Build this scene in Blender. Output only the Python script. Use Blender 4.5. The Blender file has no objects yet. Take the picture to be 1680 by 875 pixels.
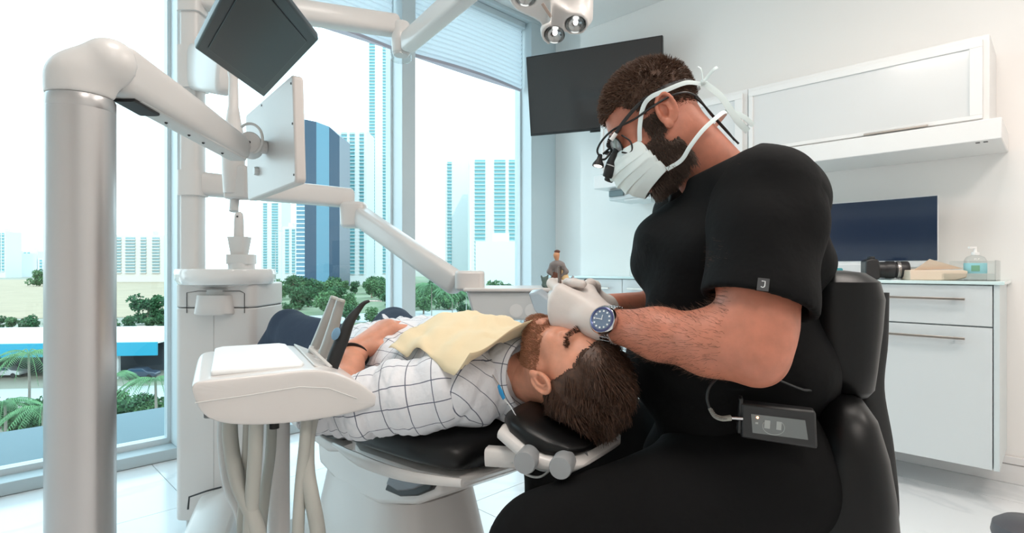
import bpy, bmesh, math, random, time
import numpy as np
from mathutils import Matrix, Vector
from mathutils.bvhtree import BVHTree

random.seed(7)
rng = np.random.default_rng(7)
SC = bpy.context.scene
COL = SC.collection

# everything below is worked out with the camera looking along +Y; the finished place is turned so that the
# room's walls run along the X and Y axes (RT / ROT do that turn)
ROT = Matrix.Rotation(math.radians(-45), 4, 'Z')
def RT(v):
    return ROT @ Vector(v)
def turn(o):
    o.matrix_world = ROT @ (Matrix.LocRotScale(o.location, o.rotation_euler, o.scale))
# ------------------------------------------------------------------ camera
FPX, CX, CY, EYE = 900.0, 840.0, 440.0, 0.96      # focal length in px of the 1680 px frame, horizon row, eye height
cam_d = bpy.data.cameras.new('camera')
cam_d.sensor_width = 36.0
cam_d.lens = 36.0 * FPX / 1680.0
cam_d.shift_y = (CY - 437.5) / 1680.0
cam_d.clip_start, cam_d.clip_end = 0.02, 6000.0
cam = bpy.data.objects.new('camera', cam_d)
COL.objects.link(cam)
cam.location = (0, 0, EYE)
cam.rotation_euler = (math.radians(90), 0, 0)
turn(cam)
SC.camera = cam

# ------------------------------------------------------------------ view, sky, sun
SC.view_settings.view_transform = 'Standard'
SC.view_settings.look = 'None'
SC.view_settings.gamma = 1.0
SC.view_settings.use_curve_mapping = False
SC.view_settings.exposure = 0.0
SC.cycles.max_bounces = 8
SC.cycles.diffuse_bounces = 5
SC.cycles.transparent_max_bounces = 12
SC.cycles.caustics_reflective = False
SC.cycles.caustics_refractive = False
SC.cycles.sample_clamp_indirect = 6.0

world = bpy.data.worlds.new('sky')
SC.world = world
world.use_nodes = True
nt = world.node_tree
nt.nodes.clear()
w_out = nt.nodes.new('ShaderNodeOutputWorld')
w_bg = nt.nodes.new('ShaderNodeBackground')
w_tc = nt.nodes.new('ShaderNodeTexCoord')
w_sep = nt.nodes.new('ShaderNodeSeparateXYZ')
w_rmp = nt.nodes.new('ShaderNodeValToRGB')
w_rmp.color_ramp.elements[0].position = 0.0
w_rmp.color_ramp.elements[0].color = (0.84, 0.96, 1.0, 1)
w_rmp.color_ramp.elements[1].position = 0.7
w_rmp.color_ramp.elements[1].color = (0.64, 0.88, 1.0, 1)
w_bg.inputs['Strength'].default_value = 3.6
nt.links.new(w_tc.outputs['Generated'], w_sep.inputs[0])
nt.links.new(w_sep.outputs['Z'], w_rmp.inputs['Fac'])
nt.links.new(w_rmp.outputs['Color'], w_bg.inputs['Color'])
nt.links.new(w_bg.outputs[0], w_out.inputs[0])

sun_d = bpy.data.lights.new('sun', 'SUN')
sun_d.energy = 1.8
sun_d.angle = math.radians(0.6)
sun_d.color = (1.0, 0.96, 0.9)
sun = bpy.data.objects.new('sun', sun_d)
COL.objects.link(sun)
sun.rotation_euler = Vector((-0.30, 0.72, -0.62)).to_track_quat('-Z', 'Y').to_euler()
sun.location = (0, -30, 30)
turn(sun)

# room axes: a runs towards the cabinet wall, b towards the window wall (both 45 degrees to the view)
R2 = math.sqrt(0.5)
def RA(a, b, z=0.0):
    return Vector(((a - b) * R2, (a + b) * R2, z))
RM = Matrix.Rotation(math.radians(45), 4, 'Z')

PANEL_W = 14.5                                       # watts of each ceiling panel of the room
PANEL_COLOR = (1.0, 0.91, 0.84)
PANELS = [(1.80, 0.20), (2.05, -0.9), (0.35, 0.75), (0.35, -0.9)]
def area(name, loc, rot, sx, sy, watts, color, portal=False):
    d = bpy.data.lights.new(name, 'AREA')
    d.shape = 'RECTANGLE'; d.size = sx; d.size_y = sy; d.energy = watts; d.color = color
    d.cycles.is_portal = portal
    o = bpy.data.objects.new(name, d)
    COL.objects.link(o); o.location = loc; o.rotation_euler = rot
    turn(o)
    return o
for (pa, pb) in PANELS:
    area('panel_light', RA(pa, pb, 2.715), (0, 0, math.radians(45)), 0.56, 0.56, PANEL_W, PANEL_COLOR)
# light portals in the three window bays
for (a0, a1) in ((-0.45, 0.76), (0.868, 2.093), (2.202, 3.371)):
    c = RA((a0 + a1) / 2, 3.31, 1.53)
    q = Vector((R2, -R2, 0)).to_track_quat('-Z', 'Z')
    area('window_portal', c, q.to_euler(), a1 - a0, 2.9, 1.0, (1, 1, 1), True)
# ------------------------------------------------------------------ helpers
def P(px, py, Y):
    """world point seen at pixel (px, py) of the photograph at depth Y"""
    return Vector(((px - CX) / FPX * Y, Y, EYE - (py - CY) / FPX * Y))

def lin(c):
    out = []
    for x in c[:3]:
        x = x / 255.0
        out.append(x / 12.92 if x <= 0.04045 else ((x + 0.055) / 1.055) ** 2.4)
    return (*out, 1.0)

MATS = {}
def mat(name, col=(200, 200, 200), rough=0.5, metal=0.0, spec=0.5, bump=None, coat=0.0, sss=0.0, var=None,
        emit=None, sheen=0.0, bump2=None):
    if name in MATS:
        return MATS[name]
    m = bpy.data.materials.new(name)
    m.use_nodes = True
    t = m.node_tree
    b = t.nodes['Principled BSDF']
    c = lin(col)
    b.inputs['Base Color'].default_value = c
    b.inputs['Roughness'].default_value = rough
    b.inputs['Metallic'].default_value = metal
    b.inputs['Specular IOR Level'].default_value = spec
    b.inputs['Coat Weight'].default_value = coat
    b.inputs['Coat Roughness'].default_value = 0.08
    b.inputs['Sheen Weight'].default_value = sheen
    if sss:
        b.inputs['Subsurface Weight'].default_value = sss
        b.inputs['Subsurface Radius'].default_value = (1.0, 0.35, 0.2)
        b.inputs['Subsurface Scale'].default_value = 0.006
    if emit:
        b.inputs['Emission Color'].default_value = lin(emit[0])
        b.inputs['Emission Strength'].default_value = emit[1]
    tc = None
    if var or bump or bump2:
        tc = t.nodes.new('ShaderNodeTexCoord')
    if var:
        sc, amt = var[0], var[1]
        n = t.nodes.new('ShaderNodeTexNoise')
        n.inputs['Scale'].default_value = sc
        n.inputs['Detail'].default_value = 4
        t.links.new(tc.outputs['Object'], n.inputs['Vector'])
        r = t.nodes.new('ShaderNodeValToRGB')
        r.color_ramp.elements[0].position = 0.3
        r.color_ramp.elements[1].position = 0.7
        c2 = lin(var[2]) if len(var) > 2 else tuple(min(1, x * (1 + amt)) for x in c[:3]) + (1,)
        r.color_ramp.elements[0].color = tuple(x * (1 - amt) for x in c[:3]) + (1,)
        r.color_ramp.elements[1].color = c2
        t.links.new(n.outputs['Fac'], r.inputs['Fac'])
        t.links.new(r.outputs['Color'], b.inputs['Base Color'])
    prev = None
    for bp in (bump, bump2):
        if bp:
            n = t.nodes.new('ShaderNodeTexNoise')
            n.inputs['Scale'].default_value = bp[0]
            n.inputs['Detail'].default_value = 3
            t.links.new(tc.outputs['Object'], n.inputs['Vector'])
            k = t.nodes.new('ShaderNodeBump')
            k.inputs['Strength'].default_value = bp[1]
            k.inputs['Distance'].default_value = bp[2] if len(bp) > 2 else 0.002
            t.links.new(n.outputs['Fac'], k.inputs['Height'])
            if prev:
                t.links.new(prev.outputs['Normal'], k.inputs['Normal'])
            t.links.new(k.outputs['Normal'], b.inputs['Normal'])
            prev = k
    MATS[name] = m
    return m

def glass_mat(name, tint=(240, 250, 252), gloss=0.06, rough=0.0):
    if name in MATS:
        return MATS[name]
    m = bpy.data.materials.new(name); m.use_nodes = True
    t = m.node_tree; t.nodes.clear()
    o = t.nodes.new('ShaderNodeOutputMaterial')
    tr = t.nodes.new('ShaderNodeBsdfTransparent'); tr.inputs[0].default_value = lin(tint)
    gl = t.nodes.new('ShaderNodeBsdfGlossy'); gl.inputs['Roughness'].default_value = rough
    lw = t.nodes.new('ShaderNodeLayerWeight'); lw.inputs[0].default_value = .5
    pw = t.nodes.new('ShaderNodeMath'); pw.operation = 'POWER'; pw.inputs[1].default_value = 4.5
    t.links.new(lw.outputs['Facing'], pw.inputs[0])
    fr = t.nodes.new('ShaderNodeMath'); fr.operation = 'MULTIPLY_ADD'; fr.inputs[1].default_value = .7; fr.inputs[2].default_value = gloss
    t.links.new(pw.outputs[0], fr.inputs[0])
    mx = t.nodes.new('ShaderNodeMixShader')
    t.links.new(fr.outputs[0], mx.inputs[0]); t.links.new(tr.outputs[0], mx.inputs[1])
    t.links.new(gl.outputs[0], mx.inputs[2]); t.links.new(mx.outputs[0], o.inputs[0])
    MATS[name] = m
    return m

WL = {}                                   # world location of every object made here (parents are never rotated while building)
def wl(o):
    return WL.get(o.name, Vector((0, 0, 0)))

def tag(o, label=None, cat=None, group=None, kind=None):
    if label: o['label'] = label
    if cat: o['category'] = cat
    if group: o['group'] = group
    if kind: o['kind'] = kind
    return o

def thing(name, label, cat, loc=(0, 0, 0), group=None, kind=None):
    o = bpy.data.objects.new(name, None)
    COL.objects.link(o)
    o.empty_display_size = 0.05
    o.location = RT(loc)
    WL[o.name] = Vector(loc)
    return tag(o, label, cat, group, kind)

def finish(name, me, mt, parent=None, smooth=True, angle=40, bevel=0.0, seg=2, subsurf=0, origin=None):
    """link a mesh whose vertices are in world space, origin moved to its base centre"""
    n = len(me.vertices)
    co = np.empty(n * 3, np.float32); me.vertices.foreach_get('co', co); co = co.reshape(-1, 3)
    if origin is None:
        lo, hi = co.min(0), co.max(0)
        origin = Vector(((lo[0] + hi[0]) / 2, (lo[1] + hi[1]) / 2, lo[2]))
    co -= np.array(origin, np.float32)
    co = (co @ np.array(ROT, np.float32)[:3, :3].T).astype(np.float32)
    me.vertices.foreach_set('co', co.ravel())
    if smooth:
        me.shade_smooth()
        if angle < 180:
            me.set_sharp_from_angle(angle=math.radians(angle))
    for x in (mt if isinstance(mt, (list, tuple)) else [mt]):
        me.materials.append(x)
    o = bpy.data.objects.new(name, me)
    COL.objects.link(o)
    WL[o.name] = Vector(origin)
    if parent is not None:
        o.parent = parent
        o.location = RT(Vector(origin) - wl(parent))
    else:
        o.location = RT(origin)
    if bevel:
        md = o.modifiers.new('bevel', 'BEVEL'); md.width = bevel; md.segments = seg
        md.limit_method = 'ANGLE'; md.angle_limit = math.radians(35)
        md.harden_normals = False
    if subsurf:
        md = o.modifiers.new('subdivision', 'SUBSURF'); md.levels = subsurf; md.render_levels = subsurf
    me.update()
    return o

def frames(pts, up=None):
    """parallel transport frames along a polyline"""
    pts = [Vector(p) for p in pts]
    n = len(pts)
    tan = []
    for i in range(n):
        a = pts[max(i - 1, 0)]; b = pts[min(i + 1, n - 1)]
        t = (b - a)
        tan.append(t.normalized() if t.length > 1e-9 else Vector((0, 0, 1)))
    u = Vector(up) if up is not None else (Vector((0, 0, 1)) if abs(tan[0].z) < 0.9 else Vector((1, 0, 0)))
    out = []
    for i in range(n):
        u = (u - tan[i] * u.dot(tan[i]))
        u = u.normalized() if u.length > 1e-6 else tan[i].orthogonal().normalized()
        v = tan[i].cross(u)
        out.append((tan[i], u, v))
    return pts, out

def spline(pts, n=8):
    """Catmull-Rom through points"""
    p = [Vector(x) for x in pts]
    p = [p[0] * 2 - p[1]] + p + [p[-1] * 2 - p[-2]]
    out = []
    for i in range(1, len(p) - 2):
        for j in range(n):
            t = j / n
            a, b, c, d = p[i - 1], p[i], p[i + 1], p[i + 2]
            out.append(0.5 * ((2 * b) + (c - a) * t + (2 * a - 5 * b + 4 * c - d) * t * t + (3 * b - a - 3 * c + d) * t ** 3))
    out.append(p[-2])
    return out

def interp(vals, n):
    k = len(vals)
    return list(np.interp(np.linspace(0, 1, n), np.linspace(0, 1, k), vals))

class MB:
    def __init__(s, M=None):
        s.v, s.f = [], []
        s.M = M
    def add(s, verts, faces, M=None):
        k = len(s.v)
        for p in verts:
            p = Vector(p)
            if M is not None: p = M @ p
            if s.M is not None: p = s.M @ p
            s.v.append(p)
        s.f += [tuple(k + i for i in f) for f in faces]
        return s
    def box(s, lo, hi, M=None):
        x0, y0, z0 = lo; x1, y1, z1 = hi
        return s.add([(x0, y0, z0), (x1, y0, z0), (x1, y1, z0), (x0, y1, z0), (x0, y0, z1), (x1, y0, z1), (x1, y1, z1), (x0, y1, z1)],
                     [(0, 3, 2, 1), (4, 5, 6, 7), (0, 1, 5, 4), (1, 2, 6, 5), (2, 3, 7, 6), (3, 0, 4, 7)], M)
    def cbox(s, c, size, M=None):
        return s.box([c[i] - size[i] / 2 for i in range(3)], [c[i] + size[i] / 2 for i in range(3)], M)
    def loft(s, rings, caps=True, closed=False):
        n = len(rings[0]); k = len(rings)
        fs = []
        for i in range(k if closed else k - 1):
            for j in range(n):
                a, b = i * n + j, i * n + (j + 1) % n
                c, d = ((i + 1) % k) * n + (j + 1) % n, ((i + 1) % k) * n + j
                fs.append((a, b, c, d))
        if caps and not closed:
            fs.append(tuple(reversed(range(n))))
            fs.append(tuple(range((k - 1) * n, k * n)))
        return s.add([p for r in rings for p in r], fs)
    def tube(s, pts, r, n=12, caps=True, up=None, ry=None, sq=2.0):
        pts, fr = frames(pts, up)
        k = len(pts)
        r = interp(r, k) if isinstance(r, (list, tuple)) else [r] * k
        ry = r if ry is None else (interp(ry, k) if isinstance(ry, (list, tuple)) else [ry] * k)
        rings = []
        for i in range(k):
            t, u, v = fr[i]
            ring = []
            for j in range(n):
                a = 2 * math.pi * j / n + math.pi / n
                c, q = math.cos(a), math.sin(a)
                if sq != 2.0:
                    c = math.copysign(abs(c) ** (2 / sq), c); q = math.copysign(abs(q) ** (2 / sq), q)
                ring.append(pts[i] + u * (r[i] * c) + v * (ry[i] * q))
            rings.append(ring)
        return s.loft(rings, caps)
    def lathe(s, prof, n=32, M=None, caps=True):
        rings = [[Vector((r * math.cos(2 * math.pi * j / n), r * math.sin(2 * math.pi * j / n), z)) for j in range(n)] for r, z in prof]
        if M is not None:
            rings = [[M @ p for p in r] for r in rings]
        return s.loft(rings, caps)
    def prism(s, poly, z0, z1, M=None):
        n = len(poly)
        vs = [(x, y, z0) for x, y in poly] + [(x, y, z1) for x, y in poly]
        fs = [tuple(reversed(range(n))), tuple(range(n, 2 * n))]
        fs += [(i, (i + 1) % n, n + (i + 1) % n, n + i) for i in range(n)]
        return s.add(vs, fs, M)
    def ico(s, c, r, sub=2, scale=(1, 1, 1), R=None):
        bm = bmesh.new()
        bmesh.ops.create_icosphere(bm, subdivisions=sub, radius=1.0)
        vs = []
        for v in bm.verts:
            p = Vector((v.co.x * r * scale[0], v.co.y * r * scale[1], v.co.z * r * scale[2]))
            if R is not None: p = R @ p
            vs.append(Vector(c) + p)
        fs = [tuple(v.index for v in f.verts) for f in bm.faces]
        bm.free()
        return s.add(vs, fs)
    def mesh(s, name):
        me = bpy.data.meshes.new(name)
        me.from_pydata([tuple(p) for p in s.v], [], s.f)
        me.update()
        return me
    def build(s, name, mt, parent=None, fix=True, **kw):
        me = s.mesh(name)
        if fix:
            bm = bmesh.new(); bm.from_mesh(me)
            bmesh.ops.recalc_face_normals(bm, faces=bm.faces)
            bm.to_mesh(me); bm.free()
        return finish(name, me, mt, parent, **kw)

def np_mesh(name, V, F):
    me = bpy.data.meshes.new(name)
    V = np.asarray(V, np.float32); F = np.asarray(F, np.int32)
    me.vertices.add(len(V)); me.vertices.foreach_set('co', V.ravel())
    k = F.shape[1]
    me.loops.add(F.size); me.loops.foreach_set('vertex_index', F.ravel())
    me.polygons.add(len(F))
    me.polygons.foreach_set('loop_start', np.arange(0, F.size, k, dtype=np.int32))
    me.update(calc_edges=True)
    me.validate()
    return me

def sup_ring(c, u, v, ru, rv, n=28, e=3.0):
    """superellipse ring"""
    out = []
    for j in range(n):
        a = 2 * math.pi * j / n
        x, y = math.cos(a), math.sin(a)
        x = math.copysign(abs(x) ** (2 / e), x); y = math.copysign(abs(y) ** (2 / e), y)
        out.append(Vector(c) + Vector(u) * (ru * x) + Vector(v) * (rv * y))
    return out

def MX(o, x, y, z):
    """matrix from origin and axes"""
    x, y, z = Vector(x), Vector(y), Vector(z)
    return Matrix(((x.x, y.x, z.x, o[0]), (x.y, y.y, z.y, o[1]), (x.z, y.z, z.z, o[2]), (0, 0, 0, 1)))

def look(o, zdir, up=(0, 0, 1)):
    """matrix at o whose z axis points along zdir and y axis roughly up"""
    z = Vector(zdir).normalized()
    x = Vector(up).cross(z)
    x = x.normalized() if x.length > 1e-6 else Vector((1, 0, 0))
    y = z.cross(x)
    return MX(o, x, y, z)

# ------------------------------------------------------------------ signed distance modelling for organic shapes
class SDF:
    def __init__(s, lo, hi, h):
        s.lo = np.array(lo, float); s.h = h
        s.n = np.maximum(np.ceil((np.array(hi, float) - s.lo) / h).astype(int) + 1, 4)
        s.A = np.full(tuple(s.n), 0.5, np.float32)
        s.ax = [(s.lo[i] + np.arange(s.n[i]) * h).astype(np.float32) for i in range(3)]
    def _sl(s, lo, hi, m):
        i0 = np.clip(np.floor((np.array(lo) - m - s.lo) / s.h).astype(int), 0, s.n)
        i1 = np.clip(np.ceil((np.array(hi) + m - s.lo) / s.h).astype(int) + 1, 0, s.n)
        return tuple(slice(a, max(b, a)) for a, b in zip(i0, i1))
    def _xyz(s, sl):
        return (s.ax[0][sl[0]][:, None, None], s.ax[1][sl[1]][None, :, None], s.ax[2][sl[2]][None, None, :])
    def _op(s, sl, d, k, op):
        A = s.A[sl]
        if A.size == 0: return s
        if op == 'u':
            if k > 0:
                h = np.maximum(k - np.abs(A - d), 0) / k
                s.A[sl] = np.minimum(A, d) - h * h * k * 0.25
            else:
                s.A[sl] = np.minimum(A, d)
        elif op == 's':
            d = -d
            if k > 0:
                h = np.maximum(k - np.abs(A - d), 0) / k
                s.A[sl] = np.maximum(A, d) + h * h * k * 0.25
            else:
                s.A[sl] = np.maximum(A, d)
        return s
    def cone(s, a, b, ra, rb, k=0.012, op='u', flat=None):
        a = np.array(a, float); b = np.array(b, float)
        R = max(ra, rb); m = k + 4 * s.h + R
        sl = s._sl(np.minimum(a, b), np.maximum(a, b), m)
        x, y, z = s._xyz(sl)
        ba = b - a; L2 = max(float(ba @ ba), 1e-12)
        px, py, pz = x - a[0], y - a[1], z - a[2]
        t = np.clip((px * ba[0] + py * ba[1] + pz * ba[2]) / L2, 0, 1)
        qx, qy, qz = px - t * ba[0], py - t * ba[1], pz - t * ba[2]
        if flat is not None:                      # flatten along a direction: (dir, factor > 1)
            n, f = np.array(flat[0], float), flat[1]
            n /= np.linalg.norm(n)
            e = (qx * n[0] + qy * n[1] + qz * n[2]) * (f - 1)
            qx, qy, qz = qx + e * n[0], qy + e * n[1], qz + e * n[2]
        d = np.sqrt(qx * qx + qy * qy + qz * qz) - (ra + (rb - ra) * t)
        return s._op(sl, d.astype(np.float32), k, op)
    def chain(s, pts, rad, k=0.01, op='u'):
        for i in range(len(pts) - 1):
            s.cone(pts[i], pts[i + 1], rad[i], rad[i + 1], k, op)
        return s
    def ell(s, c, r, R=None, k=0.012, op='u'):
        c = np.array(c, float); r = np.array(r, float)
        m = k + 4 * s.h + r.max()
        sl = s._sl(c, c, m)
        x, y, z = s._xyz(sl)
        px, py, pz = x - c[0], y - c[1], z - c[2]
        if R is not None:                         # rows of R are the local axes
            R = np.array(R, float)
            px, py, pz = (R[i][0] * px + R[i][1] * py + R[i][2] * pz for i in range(3))
        k0 = np.sqrt((px / r[0]) ** 2 + (py / r[1]) ** 2 + (pz / r[2]) ** 2)
        k1 = np.sqrt((px / r[0] ** 2) ** 2 + (py / r[1] ** 2) ** 2 + (pz / r[2] ** 2) ** 2)
        d = k0 * (k0 - 1) / np.maximum(k1, 1e-6)
        return s._op(sl, d.astype(np.float32), k, op)
    def box(s, c, half, R=None, rd=0.005, k=0.005, op='u'):
        c = np.array(c, float); half = np.array(half, float)
        m = k + 4 * s.h + np.linalg.norm(half)
        sl = s._sl(c, c, m)
        x, y, z = s._xyz(sl)
        px, py, pz = x - c[0], y - c[1], z - c[2]
        if R is not None:
            R = np.array(R, float)
            px, py, pz = (R[i][0] * px + R[i][1] * py + R[i][2] * pz for i in range(3))
        q = [np.abs(w) - (hf - rd) for w, hf in zip((px, py, pz), half)]
        d = np.sqrt(sum(np.maximum(w, 0) ** 2 for w in q)) + np.minimum(np.maximum(np.maximum(q[0], q[1]), q[2]), 0) - rd
        return s._op(sl, d.astype(np.float32), k, op)
    def plane(s, p, n, lo=None, hi=None, k=0.0):
        """remove everything on the side the normal points to (inside the box lo..hi only)"""
        sl = s._sl(lo, hi, 0) if lo is not None else (slice(None),) * 3
        x, y, z = s._xyz(sl)
        n = np.array(n, float); n /= np.linalg.norm(n)
        d = (x - p[0]) * n[0] + (y - p[1]) * n[1] + (z - p[2]) * n[2]
        A = s.A[sl]
        d = d.astype(np.float32)
        if k > 0:
            h = np.maximum(k - np.abs(A - d), 0) / k
            s.A[sl] = np.maximum(A, d) + h * h * k * 0.25
        else:
            s.A[sl] = np.maximum(A, d)
        return s
    def disp(s, fn, lo=None, hi=None):
        sl = s._sl(lo, hi, 0) if lo is not None else (slice(None),) * 3
        x, y, z = s._xyz(sl)
        s.A[sl] += fn(x, y, z).astype(np.float32)
        return s
    def mesh(s, smooth=1):
        A, h, lo = s.A, s.h, s.lo
        S = A < 0
        c = np.zeros(tuple(np.array(A.shape) - 1), np.int8)
        for i in (0, 1):
            for j in (0, 1):
                for k in (0, 1):
                    c += S[i:A.shape[0] - 1 + i, j:A.shape[1] - 1 + j, k:A.shape[2] - 1 + k]
        act = (c > 0) & (c < 8)
        ids = np.argwhere(act)
        idx = np.full(act.shape, -1, np.int32); idx[act] = np.arange(len(ids))
        acc = np.zeros((len(ids), 3)); cnt = np.zeros(len(ids))
        C = [(i, j, k) for i in (0, 1) for j in (0, 1) for k in (0, 1)]
        for p in C:
            for ax in range(3):
                if p[ax] == 0:
                    q = list(p); q[ax] = 1
                    va = A[ids[:, 0] + p[0], ids[:, 1] + p[1], ids[:, 2] + p[2]]
                    vb = A[ids[:, 0] + q[0], ids[:, 1] + q[1], ids[:, 2] + q[2]]
                    m = (va < 0) != (vb < 0)
                    t = va[m] / (va[m] - vb[m])
                    pos = np.tile(np.array(p, float), (m.sum(), 1)); pos[:, ax] = t
                    acc[m] += pos; cnt[m] += 1
        V = (ids + acc / cnt[:, None]) * h + lo
        Q = []
        # x edges
        D = S[:-1, 1:-1, 1:-1] != S[1:, 1:-1, 1:-1]
        i, j, k = np.nonzero(D); ins = S[:-1, 1:-1, 1:-1][D]
        q = np.stack([idx[i, j, k], idx[i, j + 1, k], idx[i, j + 1, k + 1], idx[i, j, k + 1]], 1); q[~ins] = q[~ins][:, ::-1]; Q.append(q)
        D = S[1:-1, :-1, 1:-1] != S[1:-1, 1:, 1:-1]
        i, j, k = np.nonzero(D); ins = S[1:-1, :-1, 1:-1][D]
        q = np.stack([idx[i, j, k], idx[i, j, k + 1], idx[i + 1, j, k + 1], idx[i + 1, j, k]], 1); q[~ins] = q[~ins][:, ::-1]; Q.append(q)
        D = S[1:-1, 1:-1, :-1] != S[1:-1, 1:-1, 1:]
        i, j, k = np.nonzero(D); ins = S[1:-1, 1:-1, :-1][D]
        q = np.stack([idx[i, j, k], idx[i + 1, j, k], idx[i + 1, j + 1, k], idx[i, j + 1, k]], 1); q[~ins] = q[~ins][:, ::-1]; Q.append(q)
        Q = np.concatenate(Q)
        for _ in range(smooth):
            n = len(V); e0 = Q.ravel(); e1 = np.roll(Q, -1, 1).ravel()
            w = np.bincount(e0, minlength=n) + np.bincount(e1, minlength=n)
            W = np.stack([np.bincount(e0, V[e1, a], n) + np.bincount(e1, V[e0, a], n) for a in range(3)], 1) / np.maximum(w, 1)[:, None]
            V = V * 0.4 + W * 0.6
        return V, Q

def xf(V, M):
    M = np.array(M)
    return V @ M[:3, :3].T + M[:3, 3]

def sdf_obj(name, parts, mt, parent=None, attr=None, **kw):
    """parts: list of (V, Q); joined into one mesh"""
    Vs, Qs, k = [], [], 0
    for V, Q in parts:
        Vs.append(V); Qs.append(Q + k); k += len(V)
    V, Q = np.concatenate(Vs), np.concatenate(Qs)
    me = np_mesh(name, V, Q)
    if attr is not None:
        for nm, val in attr.items():
            a = me.attributes.new(nm, 'FLOAT_VECTOR', 'POINT')
            a.data.foreach_set('vector', np.asarray(val, np.float32).ravel())
    kw.setdefault('angle', 180)
    return finish(name, me, mt, parent, **kw)

def sample_surface(V, Q, n, keep=None):
    a, b, c, d = (V[Q[:, i]] for i in range(4))
    nr = np.cross(c - a, d - b)
    ar = np.linalg.norm(nr, axis=1)
    cen = (a + b + c + d) / 4
    w = ar.copy()
    nr = nr / np.maximum(ar, 1e-12)[:, None]
    if keep is not None:
        w = w * keep(cen, nr)
    f = rng.choice(len(Q), n, p=w / w.sum())
    u, v = rng.random((n, 1)), rng.random((n, 1))
    p = (a[f] * (1 - u) + b[f] * u) * (1 - v) + (d[f] * (1 - u) + c[f] * u) * v
    return p, nr[f]

def strands_obj(name, paths, r0, r1, mt, parent):
    """paths (N, S, 3): each a tapered three-sided strand; all joined into one part"""
    N, S, _ = paths.shape
    t = paths[:, -1] - paths[:, 0]
    t /= np.maximum(np.linalg.norm(t, axis=1), 1e-9)[:, None]
    ref = rng.normal(size=(N, 3))
    u = np.cross(t, ref); u /= np.linalg.norm(u, axis=1)[:, None]
    v = np.cross(t, u)
    rad = np.linspace(r0, r1, S)
    V = np.empty((N, S, 3, 3))
    for j in range(3):
        a = 2 * math.pi * j / 3
        off = u * math.cos(a) + v * math.sin(a)
        V[:, :, j] = paths + off[:, None, :] * rad[None, :, None]
    V = V.reshape(-1, 3)
    base = (np.arange(N) * S * 3)[:, None]
    F = []
    for s in range(S - 1):
        for j in range(3):
            F.append(base + np.array([s * 3 + j, s * 3 + (j + 1) % 3, (s + 1) * 3 + (j + 1) % 3, (s + 1) * 3 + j]))
    F = np.concatenate(F)
    o = finish(name, np_mesh(name, V, F), mt, parent, angle=180)
    o['kind'] = 'stuff'
    return o

def copy_tree(o, loc, parent=None):
    c = o.copy(); COL.objects.link(c)
    c.parent = parent
    if parent is None:
        c.location = RT(loc)
    for ch in [x for x in o.children]:
        copy_tree(ch, None, c)
    return c
# ------------------------------------------------------------------ the room
A_WALL, A_RECESS, A_MIN = 3.309, 3.684, -1.75
B_WIN, B_GLASS, B_POCKET, B_MIN = 3.140, 3.288, 2.574, -2.3
Z_CEIL, Z_HEAD = 2.75, 3.03

m_wall = mat('painted_wall', (240, 236, 233), 0.65, bump=(260, 0.04, 0.001))
m_ceil = mat('ceiling_board', (232, 230, 228), 0.8)
m_joint = mat('joint_grey', (176, 178, 178), 0.8)
m_frame = mat('window_frame_paint', (206, 214, 217), 0.42)
m_white = mat('white_plastic', (236, 234, 232), 0.28, coat=0.15)
m_lam = mat('white_laminate', (208, 212, 213), 0.3)
m_glass = glass_mat('window_glass', (243, 250, 251), 0.02)

def marble():
    m = bpy.data.materials.new('marble_tile'); m.use_nodes = True
    t = m.node_tree; b = t.nodes['Principled BSDF']
    b.inputs['Roughness'].default_value = 0.16
    b.inputs['Specular IOR Level'].default_value = 0.5
    g = t.nodes.new('ShaderNodeNewGeometry')
    n1 = t.nodes.new('ShaderNodeTexNoise'); n1.inputs['Scale'].default_value = 0.9; n1.inputs['Detail'].default_value = 8
    n1.inputs['Distortion'].default_value = 0.5
    t.links.new(g.outputs['Position'], n1.inputs['Vector'])
    r = t.nodes.new('ShaderNodeValToRGB')
    e = r.color_ramp.elements
    e[0].position, e[0].color = 0.0, lin((226, 228, 230))
    e[1].position, e[1].color = 1.0, lin((232, 231, 230))
    for p, c in ((0.475, (228, 229, 230)), (0.497, (216, 218, 220)), (0.515, (229, 229, 230))):
        x = e.new(p); x.color = lin(c)
    t.links.new(n1.outputs['Fac'], r.inputs['Fac']); t.links.new(r.outputs['Color'], b.inputs['Base Color'])
    return m
m_marble = marble()

def struct(name, label, mb, mt, cat=None, parent=None, **kw):
    o = mb.build(name, mt, parent, **kw)
    if parent is None:
        tag(o, label, cat or name.split('_')[0], kind='structure')
    return o

# floor with its tiles
fl = struct('floor', 'pale marble tiled floor of the treatment room', MB(RM).box((A_MIN - .1, B_MIN - .1, -0.12), (A_RECESS + .1, B_GLASS, -0.006)), m_joint, smooth=False)
TS = 0.8
tile_me = MB().box((0.0015, 0.0015, -0.006), (TS - 0.0015, TS - 0.0015, 0.0)).mesh('floor_tile')
tile_me.materials.append(m_marble)
ia = 0
a = A_MIN
while a < A_WALL - 0.01:
    b = B_MIN
    while b < B_WIN - 0.01:
        wa, wb = min(TS, A_WALL - a), min(TS, B_WIN - b)
        if wa > TS - 1e-6 and wb > TS - 1e-6:
            t_ = bpy.data.objects.new('floor_tile', tile_me)
            COL.objects.link(t_); t_.parent = fl; t_.location = RT(RA(a, b, 0) - wl(fl)); WL[t_.name] = RA(a, b, 0)
        elif wa > .01 and wb > .01:
            MB(RM).box((a + .0015, b + .0015, -0.006), (a + wa - .0015, b + wb - .0015, 0.0)).build('floor_tile', m_marble, fl, smooth=False)
        b += TS
    a += TS
# ledge of the recess between cabinet wall and window
MB(RM).box((A_WALL, B_POCKET, -0.006), (A_RECESS, B_WIN, 0.0)).build('floor_tile', m_marble, fl, smooth=False)

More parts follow.
